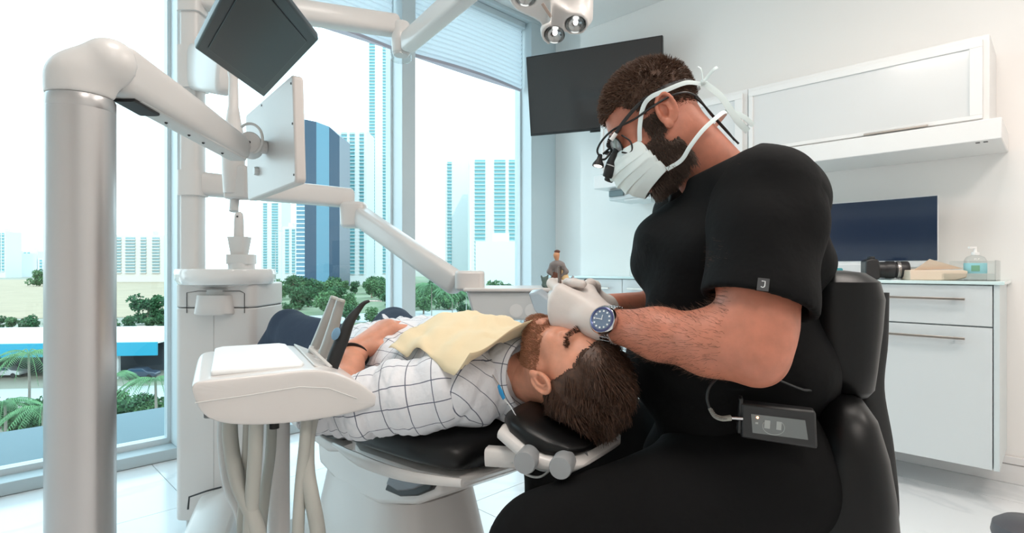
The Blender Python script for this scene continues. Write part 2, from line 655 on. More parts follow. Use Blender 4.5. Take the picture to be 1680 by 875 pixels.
# walls
struct('wall_right', 'white cabinet wall behind the dentist', MB(RM).box((A_WALL, B_MIN - .1, 0), (A_RECESS + .2, B_POCKET, 3.12)), m_wall, smooth=False)
struct('wall_corner', 'white recessed wall beside the last window bay', MB(RM).box((A_RECESS, B_POCKET, 0), (A_RECESS + .2, B_GLASS + .05, 3.12)), m_wall, smooth=False)
struct('wall_back', 'plain white wall behind the viewpoint', MB(RM).box((A_MIN - .1, B_MIN - .1, 0), (A_WALL, B_MIN, 3.12)), m_wall, smooth=False)
struct('wall_left', 'plain white side wall left of the viewpoint', MB(RM).box((A_MIN - .1, B_MIN, 0), (A_MIN, B_GLASS + .05, 3.12)), m_wall, smooth=False)

# ceiling: dropped board in front, lighter pocket above the windows
ce = struct('ceiling', 'white panelled ceiling with a raised pocket along the windows',
            MB(RM).box((A_MIN - .1, B_MIN - .1, 2.756), (A_WALL, B_POCKET, 3.12)).box((A_MIN - .1, B_POCKET, 3.06), (A_RECESS + .1, B_GLASS + .05, 3.12)), m_ceil, smooth=False)
CP = 1.2
a = A_WALL - CP * 5
while a < A_WALL - 0.01:
    b = B_POCKET - CP * 5
    while b < B_POCKET - 0.01:
        lo = (max(a, A_MIN) + .002, max(b, B_MIN) + .002, Z_CEIL); hi = (a + CP - .002, b + CP - .002, 2.756)
        if hi[0] > lo[0] + .02 and hi[1] > lo[1] + .02:
            MB(RM).box(lo, hi).build('ceiling_panel', m_ceil, ce, smooth=False)
        b += CP
    a += CP

# skirting of the cabinet wall
bb = MB(RM).box((A_WALL - .014, B_MIN, 0.0), (A_WALL, B_POCKET, .085)).box((A_WALL - .018, B_MIN, .088), (A_WALL, B_POCKET, .122))
struct('baseboard_right', 'white skirting board along the cabinet wall', bb, mat('skirting', (232, 228, 226), 0.4), bevel=.003)

# window wall: sill curb, header, mullions, panes
struct('trim_1', 'grey raised sill curb running under the tall windows', MB(RM).box((A_MIN, B_WIN, 0), (A_RECESS, B_GLASS + .05, .055)),
       mat('sill_metal', (176, 188, 192), 0.4), bevel=.003)
struct('trim_2', 'grey window header above the tall windows', MB(RM).box((A_MIN, B_WIN, Z_HEAD), (A_RECESS, B_GLASS + .05, 3.06)), m_frame, bevel=.003)
MULL = [(-1.75, -1.66), (-.56, -.45), (.76, .868), (2.093, 2.202), (3.371, 3.684)]
names = ['grey mullion at the far left of the window wall', 'grey window mullion left of the silver stand', 'grey window mullion behind the white light pole',
         'grey window mullion between the two right hand bays', 'wide grey window jamb in the corner by the television']
for i, (a0, a1) in enumerate(MULL):
    mb = MB(RM).box((a0, B_WIN, .055), (a1, B_GLASS + .05, Z_HEAD))
    struct('trim_%d' % (i + 3), names[i], mb, m_frame, bevel=.004)
wlab = ['tall window bay at the far left edge', 'tall window bay at the left behind the silver stand', 'tall middle window bay behind the treatment chair', 'tall right window bay beside the television']
for i in range(4):
    a0, a1 = MULL[i][1], MULL[i + 1][0]
    w = thing('window_%d' % (i + 1), wlab[i], 'window', RA((a0 + a1) / 2, B_GLASS, .055), kind='structure')
    f = .028
    fb = MB(RM)
    fb.box((a0, B_GLASS - .03, .055), (a1, B_GLASS + .03, .055 + f)).box((a0, B_GLASS - .03, Z_HEAD - f), (a1, B_GLASS + .03, Z_HEAD))
    fb.box((a0, B_GLASS - .03, .055 + f), (a0 + f * .6, B_GLASS + .03, Z_HEAD - f)).box((a1 - f * .6, B_GLASS - .03, .055 + f), (a1, B_GLASS + .03, Z_HEAD - f))
    fb.build('window_frame', m_frame, w, smooth=False)
    MB(RM).box((a0 + f * .5, B_GLASS - .004, .055 + f), (a1 - f * .5, B_GLASS + .004, Z_HEAD - f)).build('pane', m_glass, w, smooth=False)

# pleated shades pulled half down
m_shade = mat('shade_fabric', (228, 232, 236), 0.85)
_t = m_shade.node_tree
_tl = _t.nodes.new('ShaderNodeBsdfTranslucent'); _tl.inputs[0].default_value = lin((240, 243, 246))
_mx = _t.nodes.new('ShaderNodeMixShader'); _mx.inputs[0].default_value = .6
_t.links.new(_t.nodes['Principled BSDF'].outputs[0], _mx.inputs[1]); _t.links.new(_tl.outputs[0], _mx.inputs[2])
_t.links.new(_mx.outputs[0], _t.nodes['Material Output'].inputs[0])
m_hem = mat('shade_hem', (186, 180, 190), 0.7)
def shade(a0, a1, label):
    t = thing('pleated_shade', label, 'blind', RA((a0 + a1) / 2, B_GLASS - .06, Z_HEAD), group='pleated window shades')
    zb = 2.48; n = 14; k = 24
    a0 += .02; a1 -= .02
    for sgn in (-1,):
        rows = []
        for i in range(2 * n + 1):
            z = Z_HEAD - .03 + (zb - Z_HEAD + .03) * i / (2 * n)
            zig = .012 if i % 2 else 0
            rows.append([(a0 + (a1 - a0) * j / k, B_GLASS - .045 - zig - .045 * math.sin(math.pi * j / k) * (i / (2 * n)), z) for j in range(k + 1)])
        back = [[(x, B_GLASS - .036 + .0 * i, z) for (x, y, z) in r] for i, r in enumerate(rows)]
        vs = [p for r in rows for p in r]; w = k + 1
        fs = [(i * w + j, i * w + j + 1, (i + 1) * w + j + 1, (i + 1) * w + j) for i in range(2 * n) for j in range(k)]
        o = MB(RM).add(vs, fs).build('fabric', m_shade, t, smooth=False)
        md = o.modifiers.new('thick', 'SOLIDIFY'); md.thickness = .003
    # bottom rail, lens shaped in plan
    top = [(a0 + (a1 - a0) * j / k, B_GLASS - .05 - .05 * math.sin(math.pi * j / k)) for j in range(k + 1)]
    bot = [(a0 + (a1 - a0) * j / k, B_GLASS - .043 + .012 * math.sin(math.pi * j / k)) for j in range(k, -1, -1)]
    MB(RM).prism(top + bot, zb - .022, zb).build('bottom_rail', m_hem, t, smooth=False)
    MB(RM).box((a0, B_GLASS - .1, Z_HEAD - .05), (a1, B_GLASS - .036, Z_HEAD - .002)).build('head_rail', m_frame, t, bevel=.004)
shade(MULL[3][1], MULL[4][0], 'white pleated shade half lowered beside the television')
shade(MULL[2][1], MULL[3][0], 'white pleated shade half lowered behind the dental light arm')
shade(MULL[1][1], MULL[2][0], 'white pleated shade at the top of the left window bay')

# ceiling light panels (the room's lamps)
m_led = mat('led_diffuser', (255, 250, 244), 0.5, emit=((255, 246, 236), 2.0))
for i, (pa, pb) in enumerate(PANELS):
    t = thing('ceiling_light', 'square white led ceiling panel ' + ['over the dentist', 'behind the dentist', 'over the silver stand', 'behind the viewpoint'][i],
              'ceiling light', RA(pa, pb, 2.73), group='led ceiling panels')
    MB(RM).box((pa - .3, pb - .3, 2.728), (pa + .3, pb - .28, 2.75)).box((pa - .3, pb + .28, 2.728), (pa + .3, pb + .3, 2.75)).box(
        (pa - .3, pb - .28, 2.728), (pa - .28, pb + .28, 2.75)).box((pa + .28, pb - .28, 2.728), (pa + .3, pb + .28, 2.75)).build('light_frame', m_white, t, smooth=False)
    MB(RM).box((pa - .28, pb - .28, 2.732), (pa + .28, pb + .28, 2.748)).build('diffuser', m_led, t, smooth=False)

# ------------------------------------------------------------------ cabinets on the right wall
m_steel = mat('brushed_steel', (196, 186, 178), 0.3, 1.0)
m_gap = mat('shadow_gap', (120, 128, 130), 0.7)
A_FR = 2.90
Z_CT, Z_CB = 0.893, 0.152
UN = [(0.19, 0.77), (0.77, 1.35), (1.35, 1.93), (1.93, 2.52)]
clab = ['white floating base cabinet at the right end beside the skirting board', 'white floating base cabinet behind the stool backrest',
        'white floating base cabinet behind the dentist', 'white floating base cabinet nearest the window corner']
for i, (b0, b1) in enumerate(UN):
    t = thing('base_cabinet', clab[i], 'cabinet', RA((A_FR + A_WALL) / 2, (b0 + b1) / 2, Z_CB), group='floating base cabinets')
    MB(RM).box((A_FR + .02, b0, Z_CB), (A_WALL, b1, Z_CT)).build('body', m_lam, t, bevel=.002)
    zd = .722
    d = MB(RM).box((A_FR, b0 + .002, zd + .003), (A_FR + .019, b1 - .002, Z_CT - .004)).build('drawer', m_lam, t, bevel=.0015)
    dr = MB(RM).box((A_FR, b0 + .002, Z_CB), (A_FR + .019, b1 - .002, zd - .003)).build('door', m_lam, t, bevel=.0015)
    for (zz, par) in ((Z_CT - .06, d), (zd - .05, dr)):
        h = MB(RM).box((A_FR - .028, b0 + .085, zz - .005), (A_FR - .018, b1 - .05, zz + .005))
        for bbk in (b0 + .12, b1 - .09):
            h.box((A_FR - .02, bbk - .004, zz - .004), (A_FR + .002, bbk + .004, zz + .004))
        h.build('handle', m_steel, par, bevel=.001)
ep = tag(MB(RM).box((A_FR - .002, .17, Z_CB), (A_WALL, .188, Z_CT)).build('end_panel', mat('end_panel_lam', (205, 212, 213), .35), bevel=.001),
         'pale end panel closing the floating base cabinets at the right', 'panel')
m_ctop = mat('counter_glass', (212, 232, 232), 0.06, coat=0.6)
tag(MB(RM).box((A_FR - .012, .155, Z_CT), (A_WALL, 2.56, Z_CT + .014)).build('countertop', m_ctop, bevel=.002),
    'long pale glass countertop on the floating base cabinets', 'countertop')

# upper cabinets with a lit valance shelf
A_UF = 2.985
ZU0, ZU1 = 1.565, 1.925
m_upf = mat('upper_frame', (232, 231, 230), .35)
m_upp = mat('upper_panel', (219, 219, 219), .22, coat=.3)
m_black = mat('black_plastic', (22, 22, 23), .4)
UU = [(.205, 1.19), (1.19, 1.66), (1.66, 2.154)]
ulab = ['long white upper cabinet with framed flap door at the right end', 'narrow white upper cabinet behind the neck of the dentist',
        'white upper cabinet under the wall television']
for i, (b0, b1) in enumerate(UU):
    t = thing('upper_cabinet', ulab[i], 'cabinet', RA((A_UF + A_WALL) / 2, (b0 + b1) / 2, ZU0), group='upper wall cabinets')
    MB(RM).box((A_UF, b0 + .001, ZU0), (A_WALL, b1 - .001, ZU1)).build('body', m_upf, t, bevel=.002)
    d = MB(RM)
    y0, y1, z0, z1 = b0 + .022, b1 - .012, ZU0 + .012, ZU1 - .022
    w = .042
    d.box((A_UF - .02, y0, z0), (A_UF - .001, y1, z0 + w * .4)).box((A_UF - .02, y0, z1 - w * .7), (A_UF - .001, y1, z1))
    d.box((A_UF - .02, y0, z0 + w * .4), (A_UF - .001, y0 + w, z1 - w * .7)).box((A_UF - .02, y1 - w * .5, z0 + w * .4), (A_UF - .001, y1, z1 - w * .7))
    do = d.build('door', m_upf, t, bevel=.0015)
    MB(RM).box((A_UF - .013, y0 + w - .002, z0 + .01), (A_UF - .002, y1 - w * .5 + .002, z1 - .02)).build('door_panel', m_upp, do, smooth=False)
    hh = MB(RM).box((A_UF - .032, y0 + .18, z0 - .002), (A_UF - .02, y0 + min(.42, (y1 - y0) * .7), z0 + .006))
    hh.build('handle', m_steel, do, bevel=.001)
t = thing('valance_shelf', 'thick white shelf under the upper cabinets with a power outlet', 'shelf', RA(3.13, 1.2, 1.48))
MB(RM).box((A_UF - .055, .165, 1.478), (A_WALL, 2.17, 1.564)).build('board', m_upf, t, bevel=.004)
for q in (.21, .235):
    MB(RM).box((A_UF - .03, q, 1.4765), (A_UF - .012, q + .014, 1.479)).build('outlet', m_black, t, smooth=False)

# small dispenser hanging under the shelf, left end
t = thing('towel_dispenser', 'small pale dispenser box mounted under the left end of the upper shelf', 'dispenser', RA(3.15, 2.0, 1.38))
MB(RM).box((3.0, 1.72, 1.40), (3.26, 2.1, 1.4775)).build('housing', m_lam, t, bevel=.008)
MB(RM).box((2.985, 1.98, 1.425), (3.001, 2.09, 1.465)).build('slot', mat('slot_grey', (96, 112, 116), .3), t, bevel=.003)
MB(RM).box((2.99, 1.74, 1.388), (3.22, 1.98, 1.401)).build('lower_tray', m_lam, t, bevel=.004)

# ------------------------------------------------------------------ television
def quad_thing_matrix(c, right, up):
    r = Vector(right).normalized(); n = r.cross(Vector(up)).normalized(); u = n.cross(r)
    return MX(c, r, u, n)
tvc = (P(865, 93, 3.92) + P(1090, 211, 3.50)) / 2
tvr = P(1090, 70, 3.50) - P(865, 93, 3.92); tvr.z = -0.02
TV = quad_thing_matrix(tvc + Vector((0, 0, .01)), tvr, (-.12, -.16, 1))
# normal of the screen must face the camera
tw, th = .945, .545
t = thing('wall_television', 'large black wall television angled on its bracket over the window corner', 'television', tvc - Vector((0, 0, .27)))
m_tvb = mat('tv_bezel', (20, 19, 20), .35)
m_scr = mat('tv_screen', (34, 30, 31), .12, spec=.6, coat=.4)
MB(TV).box((-tw / 2, -th / 2, -.035), (tw / 2, th / 2, 0)).build('case', m_tvb, t, bevel=.004)
MB(TV).box((-tw / 2 + .008, -th / 2 + .016, 0), (tw / 2 - .008, th / 2 - .008, .002)).build('screen', m_scr, t, smooth=False)
MB(TV).box((-.03, -th / 2 - .012, -.03), (.05, -th / 2, -.012)).build('sensor', m_black, t, bevel=.002)
MB(TV).box((-.22, -.14, -.075), (.22, .14, -.035)).build('rear_hump', m_tvb, t, bevel=.01)
bk = TV @ Vector((.05, 0, -.075))
wallp = RA(A_WALL, 2.2, bk.z)
MB().tube([bk, (bk + wallp) / 2 + Vector((-.06, -.02, 0)), wallp], .02, 8).build('bracket', m_black, t)

# ------------------------------------------------------------------ monitor on the counter
ZC = Z_CT + .014
mon = thing('desk_monitor', 'wide dark blue desktop monitor with white stand on the counter', 'monitor', RA(3.15, .72, ZC))
m_mscr = mat('monitor_screen', (24, 28, 44), .14, spec=.5, coat=.3, emit=((28, 48, 70), .45))
m_mw = mat('monitor_white', (228, 229, 230), .3)
b0, b1, z0, z1 = .40, 1.12, .995, 1.285
k = 12
def arcx(bq):
    q = (bq - (b0 + b1) / 2) / ((b1 - b0) / 2)
    return 3.13 + .03 * (1 - q * q)
front = [[(arcx(b0 + (b1 - b0) * j / k), b0 + (b1 - b0) * j / k, z) for j in range(k + 1)] for z in (z0, z1)]
def curved_slab(off0, off1, zz0, zz1, bb0, bb1):
    mb = MB(RM); vs = []; fs = []
    for j in range(k + 1):
        bq = bb0 + (bb1 - bb0) * j / k
        for o_, z_ in ((off0, zz0), (off1, zz0), (off1, zz1), (off0, zz1)):
            vs.append((arcx(bq) + o_, bq, z_))
    for j in range(k):
        for q in range(4):
            fs.append((j * 4 + q, j * 4 + (q + 1) % 4, (j + 1) * 4 + (q + 1) % 4, (j + 1) * 4 + q))
    fs += [(0, 1, 2, 3), tuple(k * 4 + q for q in (3, 2, 1, 0))]
    return mb.add(vs, fs)
curved_slab(0, .022, z0 - .03, z1 + .006, b0 - .006, b1 + .006).build('case', m_mw, mon, angle=30)
curved_slab(-.002, 0.0, z0, z1 + .004, b0 - .004, b1 + .004).build('screen', m_mscr, mon, angle=30)
MB(RM).box((3.15, .66, ZC), (3.19, .86, .98)).build('stand_neck', m_mw, mon, bevel=.004)
MB(RM).box((3.06, .56, ZC), (3.24, .96, ZC + .01)).build('stand_base', m_mw, mon, bevel=.003)

# ------------------------------------------------------------------ camera, napkins, bottle, acrylic box on the counter
cm = thing('photo_camera', 'black camera with a stubby lens lying on the counter', 'camera', RA(2.99, .62, ZC))
m_cam = mat('camera_body', (34, 32, 33), .38, bump=(400, .3, .0006))
m_camr = mat('camera_ring', (168, 162, 158), .25, .8)
B = P(1420, 455, 2.5); B.z = ZC
ex = Vector((.93, -.36, 0)).normalized(); ey = Vector((.36, .93, 0)).normalized()
CM = MX(B, ex, ey, (0, 0, 1))
poly = [(0, 0), (.0, .088), (.028, .097), (.048, .093), (.055, .08), (.06, .012), (.05, 0)]
MB(CM).prism(poly, 0, .1, Matrix(((1, 0, 0, 0), (0, 0, 1, 0), (0, 1, 0, 0), (0, 0, 0, 1)))).build('body', m_cam, cm, bevel=.006)
MB(CM).cbox((.03, .04, .1), (.022, .05, .012)).build('flash_hump', m_cam, cm, bevel=.003)
LM = CM @ MX((.05, .05, .045), (0, 1, 0), (0, 0, 1), (1, 0, 0))
MB().lathe([(.036, 0), (.037, .035), (.04, .04), (.04, .07), (.036, .074), (.036, .08)], 28, LM).build('lens_barrel', m_cam, cm)
MB().lathe([(.0385, .08), (.0395, .083), (.0395, .09), (.0385, .093)], 28, LM).build('lens_ring', m_camr, cm)
MB().lathe([(.038, .093), (.039, .1), (.039, .122), (.036, .126), (.033, .12)], 28, LM).build('lens_hood', m_cam, cm)
MB().lathe([(.033, .118), (.02, .1205), (.001, .121)], 24, LM).build('front_glass', mat('lens_glass', (18, 16, 24), .05, coat=1), cm)

m_nap = mat('tan_paper', (224, 204, 184), .9, bump=(60, .2, .002))
npk = thing('napkin_pile', 'pile of folded tan paper napkins with a wedge corner on the counter', 'napkins', RA(2.98, .42, ZC))
N0 = P(1493, 457, 2.38); N0.z = ZC
NM = MX(N0, ex, ey, (0, 0, 1))
MB(NM).prism([(0, 0), (.16, 0), (.2, .012), (.205, .04), (.19, .044), (.0, .044)], 0, .14, Matrix(((1, 0, 0, 0), (0, 0, 1, 0), (0, 1, 0, 0), (0, 0, 0, 1)))).build('stack', m_nap, npk, bevel=.004)
MB(NM).add([(.02, .02, .044), (.07, .0, .092), (.2, .03, .05), (.19, .14, .05), (.03, .14, .046), (.08, .06, .06)],
           [(0, 1, 2), (1, 5, 2), (2, 5, 3), (3, 5, 4), (4, 5, 0), (0, 5, 1), (0, 2, 3, 4)]).build('top_fold', m_nap, npk, smooth=False)

m_clear = glass_mat('clear_plastic', (249, 251, 251), 0.05)
bt = thing('lotion_bottle', 'small clear pump bottle with blue and green label on the counter', 'bottle', RA(3.06, .33, ZC))
BB = P(1600, 455, 2.33); BB.z = ZC
BMx = Matrix.Translation(BB)
MB().lathe([(.001, 0), (.036, 0), (.038, .006), (.038, .085), (.03, .1), (.012, .108)], 28, BMx).build('bottle_body', m_clear, bt)
MB().lathe([(.0385, .03), (.039, .032), (.039, .072), (.0385, .074)], 28, BMx, caps=False).build('label_band', mat('label_teal', (150, 206, 214), .5), bt)
MB().tube([BB + Vector((math.cos(t_) * .0397, math.sin(t_) * .0397, .052)) for t_ in np.linspace(-2.6, -1.9, 8)], .0008, 4, ry=.017, up=(1, 0, 0)).build('label_patch', mat('label_green', (120, 170, 140), .5), bt)
MB().lathe([(.012, .108), (.014, .108), (.014, .12), (.006, .122), (.005, .14), (.001, .14)], 16, BMx).cbox(BB + Vector((-.012, 0, .14)), (.03, .01, .008)).build('pump', m_white, bt)

ab = thing('acrylic_tray', 'clear acrylic organiser tray at the right end of the counter', 'organiser', RA(3.06, .3, ZC))
for (lo, hi) in (((2.95, .185, ZC), (3.2, .188, ZC + .085)), ((2.95, .188, ZC + .003), (2.953, .36, ZC + .03)), ((3.197, .188, ZC + .003), (3.2, .36, ZC + .085)), ((2.95, .185, ZC), (3.2, .36, ZC + .003))):
    MB(RM).box(lo, hi).build('panel', m_clear, ab, smooth=False)

tb = thing('teal_box', 'small teal carton on the counter behind the stool backrest', 'box', RA(2.98, .9, ZC))
TB = P(1362, 452, 2.72); TB.z = ZC
MB(MX(TB, ex, ey, (0, 0, 1))).prism([(-.05, -.03), (.05, -.03), (.04, .05), (-.06, .04)], 0, .05).build('carton', mat('teal_card', (72, 166, 178), .5), tb, bevel=.002)
MB(MX(TB, ex, ey, (0, 0, 1))).box((-.055, -.032, .05), (.045, .03, .053)).build('lid', mat('teal_card2', (98, 188, 196), .5), tb, smooth=False)

# clear jar on the far counter
jr = thing('glass_jar', 'clear glass jar on the far counter beside the dentist', 'jar', RA(3.1, 1.95, ZC))
JB = P(1048, 452, 3.35); JB.z = ZC
MB().lathe([(.001, 0), (.05, 0), (.055, .01), (.055, .12), (.04, .135), (.04, .14)], 24, Matrix.Translation(JB)).build('jar_body', m_clear, jr)
MB().lathe([(.045, .14), (.046, .165), (.012, .17), (.014, .185), (.001, .19)], 24, Matrix.Translation(JB)).build('jar_lid', m_white, jr)
# ------------------------------------------------------------------ the city outside
_mat = mat
def mat(name, col=(200, 200, 200), rough=.5, **kw):        # outdoor colours, all scaled darker to offset the strong sky light
    if name in MATS: return MATS[name]
    if 'var' in kw and len(kw['var']) > 2:
        kw['var'] = (kw['var'][0], kw['var'][1], tuple(c * .86 for c in kw['var'][2]))
    return _mat(name, tuple(c * .86 for c in col), rough, **kw)
ZG = -15.0
m_ground = mat('dry_ground', (150, 146, 128), .95, var=(.05, .12, (164, 160, 146)))
m_sand = mat('pale_sand', (178, 156, 128), .95, var=(.08, .1))
m_asph = mat('asphalt', (92, 94, 98), .9)
m_conc = mat('pale_concrete', (186, 188, 186), .8)
m_ledge = mat('ledge_metal', (104, 132, 142), .6)
m_tw = mat('tower_white', (232, 236, 236), .7)
m_tg = mat('tower_teal_glass', (120, 176, 184), .2)
m_dg = mat('tower_dark_glass', (26, 62, 88), .3)
m_mg = mat('tower_mid_glass', (92, 140, 162), .3)
m_beige = mat('beige_render', (228, 218, 208), .8)
m_leaf = mat('tree_leaves', (52, 98, 56), .8, var=(1.2, .35))
m_leaf2 = mat('tree_leaves_pale', (84, 124, 76), .8, var=(1.2, .35))
m_trunk = mat('tree_bark', (134, 116, 96), .9)
m_teal = mat('teal_paint', (18, 150, 180), .4)
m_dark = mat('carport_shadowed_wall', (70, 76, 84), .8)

def flat(name, label, cat, pts, z, mt, th=.3):
    return tag(MB().prism(pts, z - th, z).build(name, mt, smooth=False), label, cat, kind='structure')
def gp(px, py, z=ZG):
    """ground point seen at a pixel"""
    Y = (EYE - z) * FPX / (py - CY)
    return ((px - CX) / FPX * Y, Y)

flat('ground', 'dry pale ground of the city stretching to the horizon', 'ground', [(-3200, 20), (3200, 20), (3200, 4500), (-3200, 4500)], ZG, m_ground, 1.0)
flat('sand_lot', 'sandy vacant lot beyond the white carport roof', 'lot', [gp(-350, 528), gp(300, 520), gp(330, 458), gp(-350, 460)], ZG + .15, m_sand, .1)
flat('street', 'grey street between the carport and the sandy lot', 'street', [gp(-250, 557), gp(420, 545), gp(430, 533), gp(-250, 545)], ZG + .1, m_asph, .05)
flat('path', 'pale concrete walkway in front of the carport', 'path', [gp(-200, 668), gp(300, 655), gp(300, 633), gp(-200, 645)], ZG + .1, m_conc, .05)
flat('avenue', 'pale avenue running between the trees towards the towers', 'street', [gp(500, 535), gp(900, 512), gp(1200, 508), gp(1200, 500), gp(880, 502), gp(480, 520)], ZG + .1, m_conc, .05)
flat('plaza', 'pale forecourt below the dark glass tower', 'lot', [gp(380, 480), gp(560, 470), gp(560, 462), gp(380, 466)], ZG + .1, m_conc, .05)

flat('lawn', 'green park lawn under the trees below the towers', 'lawn', [gp(400, 560), gp(1300, 545), gp(1300, 452), gp(400, 455)], ZG + .05, mat('park_grass', (92, 122, 72), .95, var=(.04, .3, (150, 158, 128))), .04)
# roof ledge of the building itself, outside the glass
lg = MB(RM).box((-6, B_GLASS + .06, -.35), (4.5, 4.17, .045))
tag(lg.build('roof_ledge', m_ledge, smooth=False), 'pale blue metal ledge outside the window glass', 'ledge', kind='structure')

# low carport with white roof and teal fascia
cp = thing('carport', 'long low carport with white roof and bright teal fascia', 'carport', (-55, 78, ZG))
Mx = MX((-62, 78, ZG), (.995, .1, 0), (-.1, .995, 0), (0, 0, 1))
MB(Mx).box((-60, 0, 5.1), (11, 22, 5.4)).build('roof', mat('roof_white', (240, 242, 240), .8), cp, smooth=False)
MB(Mx).box((-60, -.3, 3.4), (11, 0, 5.3)).build('fascia', m_teal, cp, smooth=False)
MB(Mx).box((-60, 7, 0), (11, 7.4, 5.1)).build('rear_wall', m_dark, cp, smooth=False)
post_me = None
for i in range(8):
    x = -58 + i * 9
    MB(Mx).box((x, .3, 0), (x + .5, .8, 5.1)).build('post', m_conc, cp, smooth=False)

def car(px, py, Y, col, label, hd):
    c = P(px, py, Y); c.z = ZG + .1
    t = thing('parked_car', label, 'car', c, group='cars by the carport')
    M_ = MX(c, (math.cos(hd), math.sin(hd), 0), (-math.sin(hd), math.cos(hd), 0), (0, 0, 1))
    side = [(-2.2, .35), (2.2, .35), (2.25, .75), (2.0, .95), (1.1, 1.05), (.5, 1.5), (-1.2, 1.52), (-1.9, 1.05), (-2.25, .95)]
    T = Matrix(((1, 0, 0, 0), (0, 0, 1, -.9), (0, 1, 0, 0), (0, 0, 0, 1)))
    MB(M_).prism(side, 0, 1.8, T).build('body', mat('car_' + label[:9], col, .3, coat=.5), t, bevel=.08)
    MB(M_).prism([(-1.6, 1.08), (.9, 1.08), (.45, 1.44), (-1.1, 1.46)], -.01, 1.81, T).build('window', m_dg, t, smooth=False)
    for x in (-1.4, 1.4):
        for y in (-.92, .72):
            MB(M_).lathe([(.02, 0), (.34, 0), (.34, .2), (.02, .2)], 16, MX((x, y, .34), (1, 0, 0), (0, 0, 1), (0, 1, 0))).build('wheel', m_black, t)
car(232, 610, 79, (52, 66, 84), 'dark blue car under the teal carport', .15)
car(165, 606, 81, (232, 234, 236), 'white car under the carport beside the silver stand', .1)
car(12, 606, 80, (206, 208, 210), 'silver car under the carport at the left edge', .1)

# ---------------- towers
def tower(name, label, px0, px1, ytop, Y, mt, cols, glass, floor_h=3.4, depth=30, slab=.5, zt=None, rail=None):
    """slab tower: body, recessed window columns (px ranges) and balcony slabs, facing the room"""
    x0, x1 = (px0 - CX) / FPX * Y, (px1 - CX) / FPX * Y
    top = EYE + (CY - ytop) / FPX * Y
    t = thing(name, label, 'tower', ((x0 + x1) / 2, Y, ZG), group='towers of the skyline')
    mb = MB().box((x0, Y, ZG), (x1, Y + depth, top))
    mb.box((x0 + (x1 - x0) * .3, Y + 5, top), (x0 + (x1 - x0) * .6, Y + 15, top + 5))
    mb.build('body', mt, t, smooth=False)
    for (c0, c1) in cols:
        a, b = (c0 - CX) / FPX * Y, (c1 - CX) / FPX * Y
        z0 = max(ZG + 4, EYE - 6)
        MB().box((a, Y - .25, z0), (b, Y - .02, top - 2.5)).build('window_column', glass, t, smooth=False)
        s = MB(); z = z0
        while z < top - 3:
            s.box((a - .3, Y - 1.3, z), (b + .3, Y - .2, z + slab)); z += floor_h
        o = s.build('balcony_slabs', rail or mt, t, smooth=False)
        o['kind'] = 'stuff'
    return t
def curtain(px0, px1, ytop, Y, name, label, segs, depth=30):
    x0, x1 = (px0 - CX) / FPX * Y, (px1 - CX) / FPX * Y
    top = EYE + (CY - ytop) / FPX * Y
    t = thing(name, label, 'tower', ((x0 + x1) / 2, Y, ZG), group='towers of the skyline')
    for (c0, c1, mt, dz) in segs:
        a, b = (c0 - CX) / FPX * Y, (c1 - CX) / FPX * Y
        MB().add([(a, Y, ZG), (b, Y, ZG), (b, Y + depth, ZG), (a, Y + depth, ZG), (a, Y, top), (b, Y, top - dz), (b, Y + depth, top - dz), (a, Y + depth, top)],
                 [(0, 3, 2, 1), (4, 5, 6, 7), (0, 1, 5, 4), (1, 2, 6, 5), (2, 3, 7, 6), (3, 0, 4, 7)]).build('glass_face', mt, t, smooth=False)
        top -= dz
    s = MB(); z = ZG + 6
    while z < top:
        s.box((x0 - .3, Y - .4, z), ((segs[0][1] - CX) / FPX * Y, Y - .02, z + .9)); z += 3.6
    s.build('floor_bands', m_tw, t, smooth=False)['kind'] = 'stuff'
    return t
curtain(486, 557, 196, 460, 'glass_tower', 'dark blue glass tower with a sloping top', [(486, 500, m_mg, 0), (500, 519, m_dg, 2), (519, 540, m_mg, 4), (540, 557, m_dg, 8)])
tower('residential_tower', 'white tower with teal balcony columns beside the dark glass tower', 556, 601, 214, 520, m_tw, [(560, 569), (574, 582), (590, 597)], m_tg)
tower('residential_tower', 'tallest white tower rising behind the window mullion', 602, 662, 40, 600, m_tw, [(606, 615), (628, 640)], m_tg)
tower('residential_tower', 'slim white tower with one narrow window column', 730, 768, 262, 560, m_tw, [(734, 741)], m_tg)
tower('residential_tower', 'broad white tower with three striped window columns', 772, 866, 258, 500, m_tw, [(779, 796), (811, 829), (835, 853)], m_tg)
tower('office_block', 'low white block at the foot of the broad striped tower', 780, 872, 396, 330, m_tw, [], m_tg, depth=40)
tower('residential_tower', 'pale tower seen beside the cup filler of the cuspidor', 428, 462, 330, 700, m_tw, [(432, 438), (446, 456)], m_tg)
tower('residential_tower', 'pale low tower left of the dark glass tower', 463, 487, 372, 640, m_tw, [(468, 474), (479, 484)], m_tg)
tower('apartment_slab', 'beige slab block with many window columns at the edge of the lot', 178, 292, 386, 620, m_beige,
      [(190, 199), (206, 222), (231, 240), (250, 262), (270, 282)], mat('slab_glass', (150, 176, 180), .3), slab=.9)
for (q0, q1, yt, Y, lab) in ((-6, 9, 380, 900, 'tall pale block at the left edge of the skyline'), (9, 36, 416, 950, 'low pale block on the far left skyline'),
                             (36, 62, 412, 990, 'wide pale block on the far left skyline'), (62, 96, 424, 900, 'small pale block left of the silver stand')):
    tower('office_block', lab, q0, q1, yt, Y, m_tw, [(q0 + 3, q0 + 7), (q0 + 9, q0 + 13)], m_tg, slab=1.2, floor_h=5)

